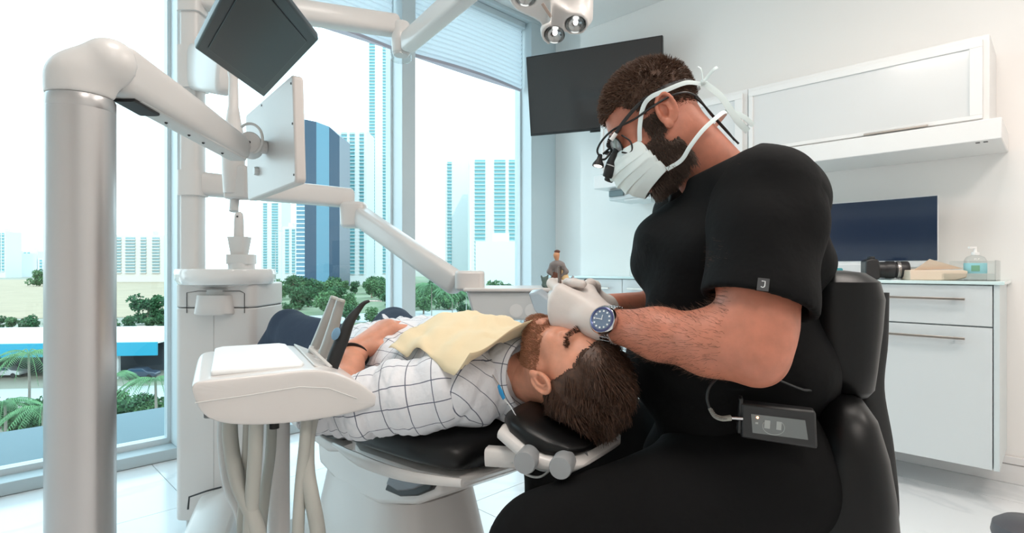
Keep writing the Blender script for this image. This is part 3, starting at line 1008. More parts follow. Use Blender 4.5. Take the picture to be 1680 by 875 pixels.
# ---------------- trees
def foliage_mesh(seed, n, spread, flatz):
    r = np.random.default_rng(seed)
    V, F = [], []
    for i in range(n):
        a = r.uniform(0, 6.28); d = r.uniform(0, spread)
        c = np.array((math.cos(a) * d, math.sin(a) * d, 1.8 + r.uniform(-1.2, 1.0) * flatz))
        rad = r.uniform(.5, .85)
        k = 110
        p = r.normal(size=(k, 3)); p /= np.linalg.norm(p, axis=1)[:, None]
        p = c + p * (rad * r.uniform(.55, 1.1, (k, 1))) * np.array((1, 1, .85))
        u = r.normal(size=(k, 3)); u /= np.linalg.norm(u, axis=1)[:, None]
        w = np.cross(u, r.normal(size=(k, 3))); w /= np.linalg.norm(w, axis=1)[:, None]
        s_ = r.uniform(.12, .24, (k, 1))
        b = len(V) * k * 4
        V.append(np.stack([p - u * s_, p + w * s_ * .6, p + u * s_, p - w * s_ * .6], 1).reshape(-1, 3))
        F.append(np.arange(k * 4).reshape(-1, 4) + b)
    return np_mesh('foliage', np.concatenate(V), np.concatenate(F))
fol = []
for q in range(4):
    me = foliage_mesh(q, 16, 1.5, 1.0); me.materials.append(m_leaf if q % 2 else m_leaf2); fol.append(me)
tr_me = MB().tube([(0, 0, 0), (.05, 0, 1.2), (0, .05, 2.4)], [.16, .12, .06], 7).mesh('trunk'); tr_me.materials.append(m_trunk)
def tree(px, py, s, q, label, grp):
    x, y = gp(px, py)
    t = thing('tree', label, 'tree', (x, y, ZG), grp)
    for nm, me in (('foliage', fol[q % 4]), ('trunk', tr_me)):
        o = bpy.data.objects.new(nm, me); COL.objects.link(o); o.parent = t
        o.scale = (s, s, s); o.rotation_euler = (0, 0, random.uniform(0, 6))
    return t
q = 0
for i in range(13):
    tree(-30 + i * 27 + random.uniform(-6, 6), 545 + random.uniform(-4, 5), random.uniform(.8, 1.35), i, 'bushy tree in the row edging the sandy lot', 'trees edging the sandy lot')
tree(243, 533, 2.6, 1, 'large dark tree at the right end of the sandy lot', 'trees edging the sandy lot')
tree(65, 470, 4.5, 0, 'lone tree standing in the sandy lot', 'trees edging the sandy lot')
for i in range(26):
    tree(-20 + i * 13 + random.uniform(-5, 5), 452 + random.uniform(-1, 2), random.uniform(2.5, 4.5), i, 'distant tree along the skyline beyond the lot', 'far trees beyond the lot')
SPOTS = []
for i in range(70):
    for _ in range(40):
        px = random.uniform(420, 900); py = random.uniform(474, 512)
        if px > 760 and py < 487: continue
        s_ = random.uniform(1.9, 3.3)
        x_, y_ = gp(px, py)
        if all((x_ - a_) ** 2 + (y_ - b_) ** 2 > (1.75 * (s_ + r_)) ** 2 for a_, b_, r_ in SPOTS): break
    SPOTS.append((x_, y_, s_))
    tree(px, py, s_, i, 'leafy tree in the green park below the towers', 'park trees below the towers')
for i in range(10):
    px = 430 + i * 46 + random.uniform(-12, 12)
    tree(px, 520 + random.uniform(-5, 12), random.uniform(1.3, 2.0), i, 'roadside tree near the pale avenue', 'trees along the avenue')
for i in range(12):
    px = -30 + i * 29
    tree(px, 705 + random.uniform(-18, 25), random.uniform(.8, 1.2), i, 'low green shrub below the window ledge', 'shrubs below the ledge')

def palm_mesh(seed):
    r = random.Random(seed); mb = MB()
    for i in range(16):
        a = i / 16 * 6.283 + r.uniform(-.15, .15)
        L = r.uniform(1.7, 2.3); up = r.uniform(.1, .9)
        pts = []
        for k in range(7):
            t = k / 6
            pts.append(Vector((math.cos(a) * L * t, math.sin(a) * L * t, up * t * 1.5 - 1.9 * t * t)))
        side = Vector((-math.sin(a), math.cos(a), 0))
        fwd = Vector((math.cos(a), math.sin(a), 0))
        m_ = 22
        for k in range(1, m_):
            t = k / m_
            p = Vector((math.cos(a) * L * t, math.sin(a) * L * t, up * t * 1.5 - 1.9 * t * t))
            ln = .62 * math.sin(math.pi * min(.96, .15 + .8 * t)) 
            for sg in (-1, 1):
                tip = p + side * sg * ln * .8 + fwd * ln * .45 - Vector((0, 0, ln * .45))
                mb.add([p - fwd * .035, p + fwd * .035, tip], [(0, 1, 2)])
        mb.tube(pts, [.03, .01], 4)
    return mb.mesh('fronds')
pf = palm_mesh(3); pf.materials.append(mat('palm_fronds', (96, 142, 92), .7, var=(2, .3)))
pt_me = MB().tube([(0, 0, 0), (.06, 0, 2), (0, 0, 4)], [.16, .12, .1], 8).mesh('trunk'); pt_me.materials.append(mat('palm_bark', (150, 142, 132), .9))
def palm(px, ytop, Y, s, label):
    x = (px - CX) / FPX * Y; ztop = EYE - (ytop - CY) / FPX * Y
    t = thing('palm_tree', label, 'palm', (x, Y, ZG), 'palm trees outside')
    h = ztop - ZG
    o = bpy.data.objects.new('fronds', pf); COL.objects.link(o); o.parent = t; o.location = (0, 0, h); o.scale = (s, s, s); o.rotation_euler = (0, 0, random.uniform(0, 6))
    o = bpy.data.objects.new('trunk', pt_me); COL.objects.link(o); o.parent = t; o.scale = (1, 1, h / 4)
palm(47, 580, 55, 1.7, 'palm tree in front of the teal carport')
palm(255, 622, 50, 1.5, 'leaning palm tree beside the cuspidor column')
palm(8, 660, 48, 1.6, 'low palm at the left edge below the ledge')
palm(70, 668, 46, 1.5, 'low palm just left of the silver stand')
palm(708, 468, 150, 3.6, 'tall palm seen through the right window bay')
palm(742, 474, 170, 3.4, 'palm right of the tall palm in the right bay')
palm(190, 615, 58, 1.4, 'small palm right of the silver stand')
# lamp posts
def lamp(px, py, Y, label):
    c = P(px, py, Y)
    t = thing('street_lamp', label, 'street lamp', (c.x, Y, ZG))
    MB().tube([(c.x, Y, ZG), (c.x, Y, c.z)], [.14, .08], 8).build('post', m_conc, t)
    MB().tube([(c.x, Y, c.z), (c.x + .6, Y, c.z + .25), (c.x + 1.5, Y, c.z + .2)], .06, 6).build('arm', m_conc, t)
    MB().cbox((c.x + 1.7, Y, c.z + .18), (.7, .3, .12)).build('lamp_head', m_conc, t)
lamp(452, 380, 160, 'pale street lamp standing beside the near knee')
lamp(765, 455, 170, 'pale street lamp in the right window bay')
mat = _mat
# ------------------------------------------------------------------ dental equipment
m_unit = mat('unit_white', (212, 207, 204), .32, coat=.15)
m_unit2 = mat('unit_pale_grey', (205, 204, 202), .35)
m_silver = mat('silver_aluminium', (190, 188, 188), .33, .85, bump=(900, .02, .0003))
m_armg = mat('arm_light_grey', (206, 203, 201), .35, coat=.1)
m_hose = mat('hose_grey', (176, 175, 168), .55)
m_hand = mat('handpiece_grey', (158, 156, 152), .4, .3)
m_leather = mat('black_leather', (10, 10, 11), .36, spec=.3, bump=(500, .12, .0005))
m_rub = mat('black_rubber', (20, 20, 21), .6)
m_line = mat('panel_gap_dark', (40, 40, 42), .6)
m_shiny = mat('polished_steel', (205, 205, 207), .12, 1.0)

# ---- silver stand with monitor arm in the foreground
PY = .90
pc = P(133, 440, PY); px_, r_ = pc.x, .0475
st = thing('monitor_stand', 'tall silver floor stand with a jointed arm carrying a white screen', 'stand', (px_, PY, 0))
MB().lathe([(.001, 0), (.19, 0), (.19, .02), (.16, .035), (.06, .05), (.05, .06)], 40, Matrix.Translation((px_, PY, 0))).build('foot', m_silver, st)
zt = EYE + (CY - 183) / FPX * PY
MB().lathe([(r_, .05), (r_, zt)], 48, Matrix.Translation((px_, PY, 0))).build('pole', m_silver, st)
MB().lathe([(r_ * .98, zt), (r_ * 1.0, zt + .003), (r_ * 1.0, zt + .018), (r_ * .97, zt + .021)], 48, Matrix.Translation((px_, PY, 0))).build('collar', m_silver, st)
# elbow cap: from round collar bending into the arm
adir = (P(398, 248, 1.40) - P(205, 105, .93)).normalized()
e0 = Vector((px_, PY, zt + .02))
el = SDF((px_ - .12, PY - .12, zt - .02), (px_ + .16, PY + .16, zt + .19), .0035)
top = P(180, 108, .915)
el.cone((px_, PY, zt + .026), (px_ + .0, PY, zt + .05), .0465, .044, k=0)
el.cone((px_, PY, zt + .05), top, .043, .044, k=.02)
el.plane((px_, PY, zt + .021), (0, 0, -1))
el.plane(top + adir * .004, adir)
V, Q = el.mesh(2)
sdf_obj('elbow_cap', [(V, Q)], m_armg, st)
# arm: flat-sided tapered beam
p0, p1 = top + adir * .005, P(396, 246, 1.40)
side = adir.cross(Vector((0, 0, 1))).normalized(); upv = side.cross(adir)
rings = []
for t_, hh, ww in ((0, .036, .030), (.012, .0405, .033), (.03, .042, .034), (.5, .037, .032), (.93, .031, .027), (.985, .027, .024), (1.0, .02, .018)):
    rings.append(sup_ring(p0.lerp(p1, t_), upv, side, hh, ww, 28, 4.0))
arm = MB().loft(rings).build('arm', m_armg, st)
MB().loft([sup_ring(p0.lerp(p1, t_) - upv * .0375 * (1 - .25 * t_), upv, side, .006, .022, 16, 4) for t_ in (.1, .96)]).build('arm_underside', m_unit2, arm)
MB().loft([sup_ring(p0.lerp(p1, t_) - upv * .043, upv, side, .004, .019, 12, 4) for t_ in (.07, .22)]).build('slot', m_line, arm)
for t_ in (.33, .5, .62, .8):
    MB().ico(p0.lerp(p1, t_) - upv * (.037 * (1 - .25 * t_) + .0065), .0035, 1).build('screw', m_line, arm)
MB().lathe([(.001, 0), (.003, 0), (.003, .002), (.001, .002)], 10, look(p0.lerp(p1, .12) - side * .0335 * (1 if side.y > 0 else -1), Vector((0, -1, 0)))).build('screw', m_line, arm)
# white screen, seen from the back
Yn = 1.30
nb, nt_ = P(485, 300, Yn), P(480, 121, Yn)
wdir = Vector((-.625, .78, 0)).normalized()
H_, W_ = (nt_ - nb).length, .455
ud = (nt_ - nb).normalized()
nrm = wdir.cross(ud).normalized()
if nrm.x > 0: nrm = -nrm                          # back side looks to the left
o_ = nb
SM = MX(o_, wdir, ud, wdir.cross(ud))
sgn = 1 if wdir.cross(ud).dot(nrm) > 0 else -1
scr = thing('tablet_screen', 'thin white scanner screen seen edge-on from behind on the silver arm', 'monitor', nb + wdir * W_ / 2)
def rrect(w, h, r, n=5):
    pts = []
    for cx, cy, a0 in ((w - r, r, -90), (w - r, h - r, 0), (r, h - r, 90), (r, r, 180)):
        for i in range(n + 1):
            a = math.radians(a0 + 90 * i / n)
            pts.append((cx + r * math.cos(a), cy + r * math.sin(a)))
    return pts
zb0, zb1 = sorted((0, -.026 * sgn))
MB(SM).prism(rrect(W_, H_, .014), zb0, zb1).build('housing', mat('tablet_shell', (204, 198, 195), .4), scr, bevel=.005, seg=3)
z0, z1 = sorted((-.026 * sgn, -.028 * sgn))
MB(SM).prism([(.012, .012), (W_ - .012, .012), (W_ - .012, H_ - .012), (.012, H_ - .012)], z0, z1).build('display', mat('display_black', (24, 26, 30), .1), scr, smooth=False)
for (u_, v_) in ((.01, H_ * .55), (.01, .02), (.012, H_ - .02), (W_ * .6, H_ - .012)):
    MB().lathe([(.001, 0), (.0028, 0), (.0028, .001), (.001, .001)], 10, look(SM @ Vector((u_, v_, .0005 * sgn)), nrm)).build('screw', m_line, scr)
MB().lathe([(.001, 0), (.012, 0), (.013, .004), (.011, .012), (.001, .013)], 20, look(SM @ Vector((W_ * .72, H_ * .28, 0)), nrm)).build('knob', m_unit2, scr)
mid = SM @ Vector((W_ * .52, H_ * .48, 0))
# hinge between arm and screen
hg = MB().tube([p1 - adir * .01, mid + nrm * .045], .016, 14)
hg.build('hinge_neck', m_armg, st)
hax = Vector((.35, -.93, .05)).normalized()
hc = mid + nrm * .04
MB().lathe([(.001, -.036), (.026, -.036), (.029, -.032), (.029, .032), (.026, .036), (.001, .036)], 28, look(hc, hax)).build('hinge_drum', m_armg, st)
MB().tube([hc, mid + nrm * .001], .018, 12).build('hinge_plate', m_armg, st)
MB().lathe([(.001, 0), (.0035, 0), (.0035, .0015), (.001, .0015)], 10, look(hc + hax * .0355, hax)).build('hinge_screw', m_line, st)
lp = []
for i in range(17):
    a = math.radians(-70 + 200 * i / 16)
    lp.append(hc + hax * .03 + Vector((math.cos(a) * .034, 0, math.sin(a) * .04 + .01)))
MB().tube(lp, .0035, 8).build('cable_loop', m_unit2, st)

# ---- unit column with cuspidor, light pole and arms (beyond the patient)
UY = 1.95
UX0, UX1 = (284 - CX) / FPX * UY, (417 - CX) / FPX * UY
uc = thing('cuspidor_unit', 'white dental unit column with spittoon bowl and cup filler', 'dental unit', ((UX0 + UX1) / 2, UY + .12, 0))
zs = EYE - (505 - CY) / FPX * UY
def col(z0, z1, inset=0.0, **kw):
    mb = MB()
    poly = []
    for (x, y) in rrect(UX1 - UX0 - 2 * inset, .26 - 2 * inset, .03):
        poly.append((UX0 + inset + x, UY + inset + y))
    return mb.prism(poly, z0, z1)
col(.06, zs - .002).build('column', m_unit, uc, bevel=.004)
col(zs, .905).build('column_head', m_unit, uc, bevel=.006)
col(zs - .004, zs + .002, .003).build('seam', m_line, uc, smooth=False)
MB().box(((UX0 + UX1) / 2 - .001, UY - .001, .1), ((UX0 + UX1) / 2 + .001, UY + .01, zs - .01)).build('front_seam', mat('soft_seam', (196, 192, 190), .6), uc, smooth=False)
MB().box((UX0 + .03, UY + .02, 0), (UX1 - .03, UY + .24, .06)).build('plinth', m_unit2, uc, bevel=.01)
bx_, by_ = (353 - CX) / FPX * UY, UY + .08
MB().lathe([(.07, .885), (.09, .892), (.155, .902), (.166, .918), (.168, .945), (.164, .956), (.156, .957), (.150, .948), (.13, .925), (.06, .912), (.001, .909)], 56,
           Matrix.Translation((bx_, by_, 0))).build('bowl', mat('bowl_porcelain', (236, 234, 232), .12, coat=.5), uc)
MB().lathe([(.058, .862), (.06, .868), (.06, .882), (.07, .886)], 36, Matrix.Translation((bx_, by_ - .03, 0)), caps=False).build('bowl_neck', m_unit2, uc)
rg = []
for (z_, w_, d_) in ((.795, .066, .05), (.80, .069, .053), (.85, .062, .048), (.864, .06, .046)):
    rg.append(sup_ring((bx_, UY + .01, z_), (1, 0, 0), (0, 1, 0), w_, d_, 32, 3))
MB().loft(rg).build('cup_block', m_unit, uc)
MB().tube([(bx_ - .1, UY - .002, .8), (bx_ - .1, UY - .002, .872), (bx_ - .06, UY - .002, .878), (bx_ + .09, UY - .002, .878), (bx_ + .105, UY - .002, .87), (bx_ + .105, UY - .002, .8)], .0012, 6).build('panel_gap', m_line, uc)
# cup, filler spout standing on the bowl's rear platform
MB().lathe([(.04, .94), (.048, .945), (.048, .975), (.044, .98), (.001, .98)], 32, Matrix.Translation((bx_ + .01, by_ + .09, 0))).build('filler_base', m_unit, uc)
MB().loft([sup_ring((bx_ + .002, by_ + .09, z_), (1, 0, 0), (0, 1, 0), w_, w_, 20, 5) for z_, w_ in ((1.01, .026), (1.08, .036))]).build('filler_neck', m_unit, uc)
MB().loft([sup_ring((bx_ + .01, by_ + .09, z_), (1, 0, 0), (0, 1, 0), .047, .04, 20, 5) for z_ in (.975, 1.012)]).build('filler_block', m_unit, uc)
MB().loft([sup_ring((bx_, by_ + .09, z_), (1, 0, 0), (0, 1, 0), w_, w_ * .8, 20, 3) for z_, w_ in ((1.07, .018), (1.15, .0165), (1.17, .014), (1.178, .006))]).build('filler_spout', m_unit, uc)
MB().ico((bx_ + .001, by_ + .075, 1.158), .004, 1).build('spout_hole', m_line, uc)
# support bracket to the chair, low right
bp = [P(318, 838, 1.9), P(330, 812, 1.9), P(372, 795, 1.9), P(400, 800, 1.9), P(400, 875, 1.9), P(318, 890, 1.9)]
MB().loft([[p for p in bp], [p + Vector((.06, -.28, -.12)) for p in bp]]).build('support_arm', m_unit, uc, bevel=.012)
MB().tube([P(314, 832, 1.9) + Vector((0, -.02, 0)), P(316, 812, 1.9) + Vector((0, -.02, 0)), P(345, 802, 1.9) + Vector((0, -.02, 0)), P(368, 796, 1.9) + Vector((0, -.02, 0))], .003, 6).build('support_gap', m_line, uc)

# light pole
LX, LY = (309 - CX) / FPX * 2.07, 2.10
pole_t = thing('light_pole', 'tall square white pole rising behind the spittoon bowl', 'pole', (LX, LY, .9))
MB().loft([sup_ring((LX, LY, z_), (1, 0, 0), (0, 1, 0), .035, .035, 24, 5) for z_ in (.905, 2.10)]).build('pole', m_unit, pole_t)
MB().loft([sup_ring((LX, LY, z_), (1, 0, 0), (0, 1, 0), .043, .043, 24, 5) for z_ in (1.235, 1.33)]).build('arm_collar', m_unit, pole_t)
MB().loft([sup_ring((LX, LY, z_), (1, 0, 0), (0, 1, 0), .045, .045, 24, 5) for z_ in (1.64, 1.80)]).build('screen_collar', m_unit, pole_t)
MB().loft([sup_ring((LX, LY, z_), (1, 0, 0), (0, 1, 0), .044, .044, 24, 5) for z_ in (1.93, 2.06)]).build('light_collar', m_unit, pole_t)

def beam(a, b, h, w, e=4, taper=1.0, n=24):
    a, b = Vector(a), Vector(b)
    d = (b - a).normalized(); s_ = d.cross(Vector((0, 0, 1))).normalized(); u_ = s_.cross(d)
    L = (b - a).length
    mb = MB(); rs = []
    for t, k_ in ((0, .7), (.008 / L, .92), (.02 / L, 1), (1 - .02 / L, taper), (1 - .008 / L, .92 * taper), (1, .7 * taper)):
        rs.append(sup_ring(a.lerp(b, t), u_, s_, h * k_, w * k_, n, e))
    return mb.loft(rs)

# ---- operating light on its two-piece arm
j1 = P(655, 30, 2.36)
ol = thing('operating_light', 'white dental operating light with round reflectors on a jointed arm', 'dental light', P(655, 30, 2.36))
MB_ = beam((LX, LY, 2.0), (j1.x, j1.y, 2.0), .044, .04); MB_.build('rear_arm', m_unit, ol)
jt = Vector((j1.x + .01, j1.y - .01, 1.93))
MB().lathe([(.03, -.06), (.038, -.05), (.04, .0), (.04, .07), (.034, .08)], 28, Matrix.Translation(jt)).build('joint', m_unit, ol)
MB().lathe([(.03, -.085), (.042, -.08), (.046, -.065), (.042, -.052)], 28, Matrix.Translation(jt)).build('joint_cover', m_clear, ol)
h0 = P(870, -105, 1.62)
beam(jt + Vector((.03, -.03, -.02)), h0, .042, .034).build('front_arm', m_unit, ol)
hp = P(905, 6, 1.50)
MB().tube([h0, h0 + Vector((.0, -.03, .0)), hp + Vector((-.05, .0, .12)), hp + Vector((0, 0, .04))], .022, 14).build('yoke', m_unit, ol)
hd = SDF(tuple(hp + Vector((-.24, -.16, -.16))), tuple(hp + Vector((.2, .16, .16))), .005)
r1, r2, r3 = P(910, 58, 1.47), P(944, 41, 1.50), P(862, -4, 1.45)
fz = Vector((-.1, -.45, -.89)).normalized()
for rr, rad in ((r1, .036), (r2, .036), (r3, .042)):
    hd.cone(rr - fz * .07, rr - fz * .002, .03, rad, k=.03)
hd.ell(hp + Vector((-.02, .0, .03)), (.1, .055, .05), k=.04)
hd.cone(r3 - fz * .04, r1 - fz * .04, .035, .033, k=.03)
hd.cone(P(962, -12, 1.52), P(962, 30, 1.52), .02, .018, k=.02)
for rr in (r1, r2, r3):
    hd.plane(rr, fz, tuple(rr - Vector((.06, .06, .06))), tuple(rr + Vector((.06, .06, .06))))
    hd.ell(rr, (.029, .029, .024), k=.0, op='s')
V, Q = hd.mesh(2)
sdf_obj('lamp_head', [(V, Q)], m_unit, ol)
m_refl = mat('reflector', (168, 170, 170), .18, 1.0)
for i, rr in enumerate((r1, r2, r3)):
    L_ = look(rr, fz)
    MB().lathe([(.0275, -.001), (.026, -.006), (.018, -.016), (.006, -.021), (.001, -.021)], 28, L_, caps=False).build('reflector', m_refl, ol)
    MB().lathe([(.001, -.006), (.006, -.006), (.007, -.012), (.004, -.02), (.001, -.021)], 14, L_).build('bulb', mat('lamp_bulb', (255, 255, 250), .3, emit=((255, 255, 250), 3.0)), ol)
MB().cbox((0, 0, 0), (.008, .042, .003), look(P(897, 17, 1.445), Vector((0, -.8, -.6)), up=Vector((-.6, 0, 1)))).build('badge', mat('badge_brown', (168, 150, 140), .4), ol, bevel=.001)

# ---- dark square screen behind, hanging from the pole
qa, qb, qc, qd = (Vector(((x - CX) / FPX, 1, (CY - y) / FPX)) for x, y in ((320, 80), (433, 160), (523, 66), (406, -84)))
Mq = np.array([[qa.x, -qb.x, qc.x], [1, -1, 1], [qa.z, -qb.z, qc.z]])
ya, yb, yc = np.linalg.solve(Mq, np.array([qd.x, 1, qd.z]))
sc_ = 1.78 / yb
A_, B_, C_, D_ = qa * ya * sc_, qb * yb * sc_, qc * yc * sc_, qd * sc_
for p in (A_, B_, C_, D_): p.z += EYE
ux, uy = (C_ - B_), (A_ - B_)
un = ux.cross(uy).normalized()
if un.dot((A_ + C_) / 2 - Vector((0, 0, EYE))) > 0: un = -un
blk = thing('unit_screen', 'dark square flat screen tilted on its corner above the white screen', 'monitor', B_)
bw = mat('screen_dark_grey', (30, 30, 32), .35)
def plate(d0, d1, i0):
    c = (A_ + B_ + C_ + D_) / 4
    ps = [c + (p - c) * i0 for p in (A_, B_, C_, D_)]
    return MB().add([p + un * d0 for p in ps] + [p + un * d1 for p in ps], [(0, 3, 2, 1), (4, 5, 6, 7), (0, 1, 5, 4), (1, 2, 6, 5), (2, 3, 7, 6), (3, 0, 4, 7)])
plate(-.02, 0, 1).build('housing', bw, blk, bevel=.004)
plate(0, .003, .8).build('rear_panel', mat('screen_dark_inset', (34, 34, 35), .4), blk, bevel=.002)
cq = (A_ + B_ + C_ + D_) / 4
MB().tube([cq - un * .02, cq - un * .1 + Vector((-.05, .05, -.02))], .03, 14).build('mount', m_black, blk)
sv = thing('screen_bracket', 'white bottle-shaped bracket hanging between the two screens', 'bracket', P(385, 330, 1.8))
beam((LX, LY, 1.73), P(372, 115, 1.85), .085, .03).build('side_arm', m_unit, sv)
BQ = P(383, 300, 1.8)
MB().lathe([(.02, -.04), (.03, -.035), (.034, .03), (.036, .1), (.034, .15), (.024, .2), (.016, .25), (.014, .34), (.018, .36)], 24, Matrix.Translation(BQ)).build('neck', m_unit, sv)
MB().cbox(BQ + Vector((.015, 0, .0)), (.075, .05, .11)).build('block', m_unit, sv, bevel=.008)
MB().tube([BQ + Vector((.004, 0, -.05)), BQ + Vector((.006, -.01, -.095))], .014, 16).build('stub', m_unit2, sv)

# ---- instrument table arm beyond the patient
ta = thing('table_arm', 'white two-piece arm reaching from the pole to the instrument table', 'arm', (LX, LY, 1.28))
jj = P(577, 330, 2.56)
beam((LX, LY, 1.285), (jj.x, jj.y, 1.285), .045, .042).build('rear_beam', m_unit, ta)
MB().loft([sup_ring((jj.x + .02, jj.y - .03, z_), (1, 0, 0), (0, 1, 0), w_, w_, 24, 4) for z_, w_ in ((1.145, .045), (1.155, .055), (1.25, .058), (1.262, .05))]).build('elbow', m_unit, ta, bevel=.004)
pe = P(752, 468, 2.12)
beam((jj.x + .05, jj.y - .05, 1.20), pe, .046, .036).build('front_beam', m_unit, ta)
MB().loft([sup_ring((pe.x + .05, pe.y - .06, z_), (1, 0, 0), (0, 1, 0), .055, .05, 24, 4) for z_ in (.875, .95)]).build('wrist_block', m_unit, ta, bevel=.01)

TY = 1.98
ty = thing('instrument_table', 'white instrument table with grey handle beyond the patient', 'instrument table', P(862, 525, TY))
tx0, tx1 = (765 - CX) / FPX * TY, (958 - CX) / FPX * TY
z1 = EYE - (479 - CY) / FPX * TY; z0 = EYE - (526 - CY) / FPX * TY
side_p = [(tx0, z1), (tx1, z1), (tx1, z0), (tx0 + .06, z0), (tx0 + .02, z0 + .03)]
Tm = Matrix(((1, 0, 0, 0), (0, 0, 1, TY), (0, 1, 0, 0), (0, 0, 0, 1)))
MB().prism(side_p, 0, .3, Tm).build('tray_body', mat('tray_grey', (206, 208, 208), .35), ty, bevel=.008)
MB().box((tx0 - .01, TY - .012, z1), (tx1 + .01, TY + .32, z1 + .013)).build('tray_top', m_unit, ty, bevel=.004)
for i in range(3):
    MB().lathe([(.02, 0), (.024, 0), (.024, .003), (.02, .003)], 28, look(Vector((tx0 + .18 + i * .055, TY + .0015, z0 + .035)), Vector((0, -1, 0)))).build('pad_ring', mat('pad_grey', (222, 222, 221), .4), ty)
hpz = [P(866, 482, 1.9), P(884, 480, 1.88), P(910, 500, 1.82), P(935, 535, 1.76), P(925, 546, 1.76), P(892, 532, 1.82), P(876, 508, 1.88)]
MB().loft([[p for p in hpz], [p + Vector((.015, .05, .012)) for p in hpz]]).build('handle', mat('handle_bluegrey', (160, 166, 172), .3, coat=.3), ty, bevel=.006)

# figurine and instruments on that table
fg = thing('figurine', 'small painted warrior figurine with tan cape on the instrument table', 'figurine', P(911, 472, 2.06))
fb_ = P(911, 470, 2.06); fz0 = z1 + .013
def fp(px, py): 
    p = P(px, py, 2.06); return p
mt_ = [mat('fig_skin', (206, 150, 112), .5), mat('fig_armour', (128, 120, 118), .5), mat('fig_cape', (222, 190, 140), .6), mat('fig_brown', (96, 56, 40), .6), mat('fig_green', (86, 104, 98), .6)]
MB().cbox((fb_.x, 2.06, fz0 + .006), (.085, .05, .012)).build('base', mt_[4], fg, bevel=.003)
s_ = SDF(tuple(fb_ + Vector((-.1, -.06, -.03))), tuple(fb_ + Vector((.1, .06, .17))), .0022)
s_.ell(fp(913.5, 418), (.0105, .011, .0145), k=0).ell(fp(910.5, 419.5) + Vector((0, -.004, 0)), (.004, .006, .005)).cone(fp(913.5, 425), fp(914, 430), .006, .007)
V, Q = s_.mesh(1); sdf_obj('head', [(V, Q)], mt_[0], fg)
MB().ico(fp(914, 413), .0118, 2, (1, 1, .6)).build('hair', mt_[3], fg)
s_ = SDF(tuple(fb_ + Vector((-.1, -.06, -.03))), tuple(fb_ + Vector((.1, .06, .17))), .0022)
s_.cone(fp(911, 434), fp(918, 434), .012, .012).cone(fp(914, 434), fp(914, 450), .015, .011).cone(fp(905, 435), fp(901, 446), .009, .007).cone(fp(901, 446), fp(907, 453), .007, .005).cone(fp(923, 435), fp(929, 446), .009, .007).cone(fp(929, 446), fp(922, 453), .007, .005)
V, Q = s_.mesh(1); sdf_obj('armour', [(V, Q)], mt_[1], fg)
s_ = SDF(tuple(fb_ + Vector((-.1, -.06, -.04))), tuple(fb_ + Vector((.1, .06, .17))), .0022)
s_.cone(fp(923, 440) + Vector((0, .012, 0)), fp(929, 467) + Vector((0, .008, 0)), .012, .019)
V, Q = s_.mesh(1); sdf_obj('cape', [(V, Q)], mt_[2], fg)
s_ = SDF(tuple(fb_ + Vector((-.1, -.06, -.04))), tuple(fb_ + Vector((.1, .06, .17))), .0022)
s_.cone(fp(911, 450), fp(908, 458), .011, .009).cone(fp(908, 458), fp(909, 470), .009, .008).cone(fp(916, 450), fp(917, 470), .01, .008)
V, Q = s_.mesh(1); sdf_obj('legs', [(V, Q)], mt_[3], fg)
s_ = SDF(tuple(fb_ + Vector((-.12, -.06, -.04))), tuple(fb_ + Vector((.1, .06, .17))), .0022)
s_.cone(fp(897, 466), fp(895, 458), .012, .007).cone(fp(890, 460), fp(888, 453), .004, .003).cone(fp(895, 460), fp(899, 452), .005, .003).cone(fp(892, 468), fp(903, 470), .008, .008)
V, Q = s_.mesh(1); sdf_obj('beast', [(V, Q)], mt_[4], fg)

# ---- delivery head in the foreground
Zd = .774
A0, B0, C0, D0 = Vector((-.52, .90, Zd)), Vector((-.357, .99, Zd)), Vector((-.578, 1.415, Zd)), Vector((-.693, 1.2375, Zd))
dl = thing('delivery_unit', 'white delivery head with flat pad, hand instruments and grey hoses', 'delivery unit', (-.5, 1.1, 0))
L_ax = (D0 - A0).normalized(); L_ax = Vector((-.47, .882, 0)); W_ax = Vector((.882, .47, 0))
DM = MX(A0, W_ax, L_ax, (0, 0, 1))          # local x across, y away, z up, origin at the near left corner
# cross section across the head (x, z), swept along y: flat pad on the left, shoulder falling away to the right lip
def head_ring(y, s=1.0, dz=0.0, ins=0.0):
    top_ = [(-.006 + ins, -.014), (-.005 + ins, -.006), (0 + ins, -.0005), (.008 + ins, .0008), (.03, .001), (.10, .003), (.175, .006), (.205, .002), (.24, -.012), (.275, -.034), (.303 - ins, -.06), (.306 - ins, -.068)]
    bot_ = [(.29 - ins, -.074), (.24, -.082), (.15, -.086), (.06, -.078), (.012 + ins, -.062), (-.001 + ins, -.03)]
    return [DM @ Vector((x * s, y, z + dz)) for x, z in top_ + bot_]
hr = MB().loft([head_ring(-.007, 1, -.005, .006), head_ring(-.004, 1, -.001, .001), head_ring(.003, 1), head_ring(.02, 1), head_ring(.2, 1.0), head_ring(.34, .97), head_ring(.375, .95, -.003, .008), head_ring(.385, .93, -.01, .02)])
hr.build('head_shell', m_unit, dl, bevel=.0)
dl.children[-1].modifiers.new('subdivision', 'SUBSURF').render_levels = 2
MB(DM).prism([(.022, .03), (.168, .03), (.175, .05), (.172, .33), (.16, .352), (.04, .352), (.026, .33)], .0, .0105).build('pad', mat('silicone_pad', (238, 240, 241), .5), dl, bevel=.004)
# holder rail
MB(DM).add([(.19, .03, .008), (.262, .03, -.026), (.262, .345, -.026), (.19, .345, .008), (.19, .03, .003), (.262, .03, -.036), (.262, .345, -.036), (.19, .345, .003)],
           [(0, 1, 2, 3), (4, 7, 6, 5), (0, 4, 5, 1), (1, 5, 6, 2), (2, 6, 7, 3), (3, 7, 4, 0)]).build('holder_rail', m_unit2, dl, bevel=.004)
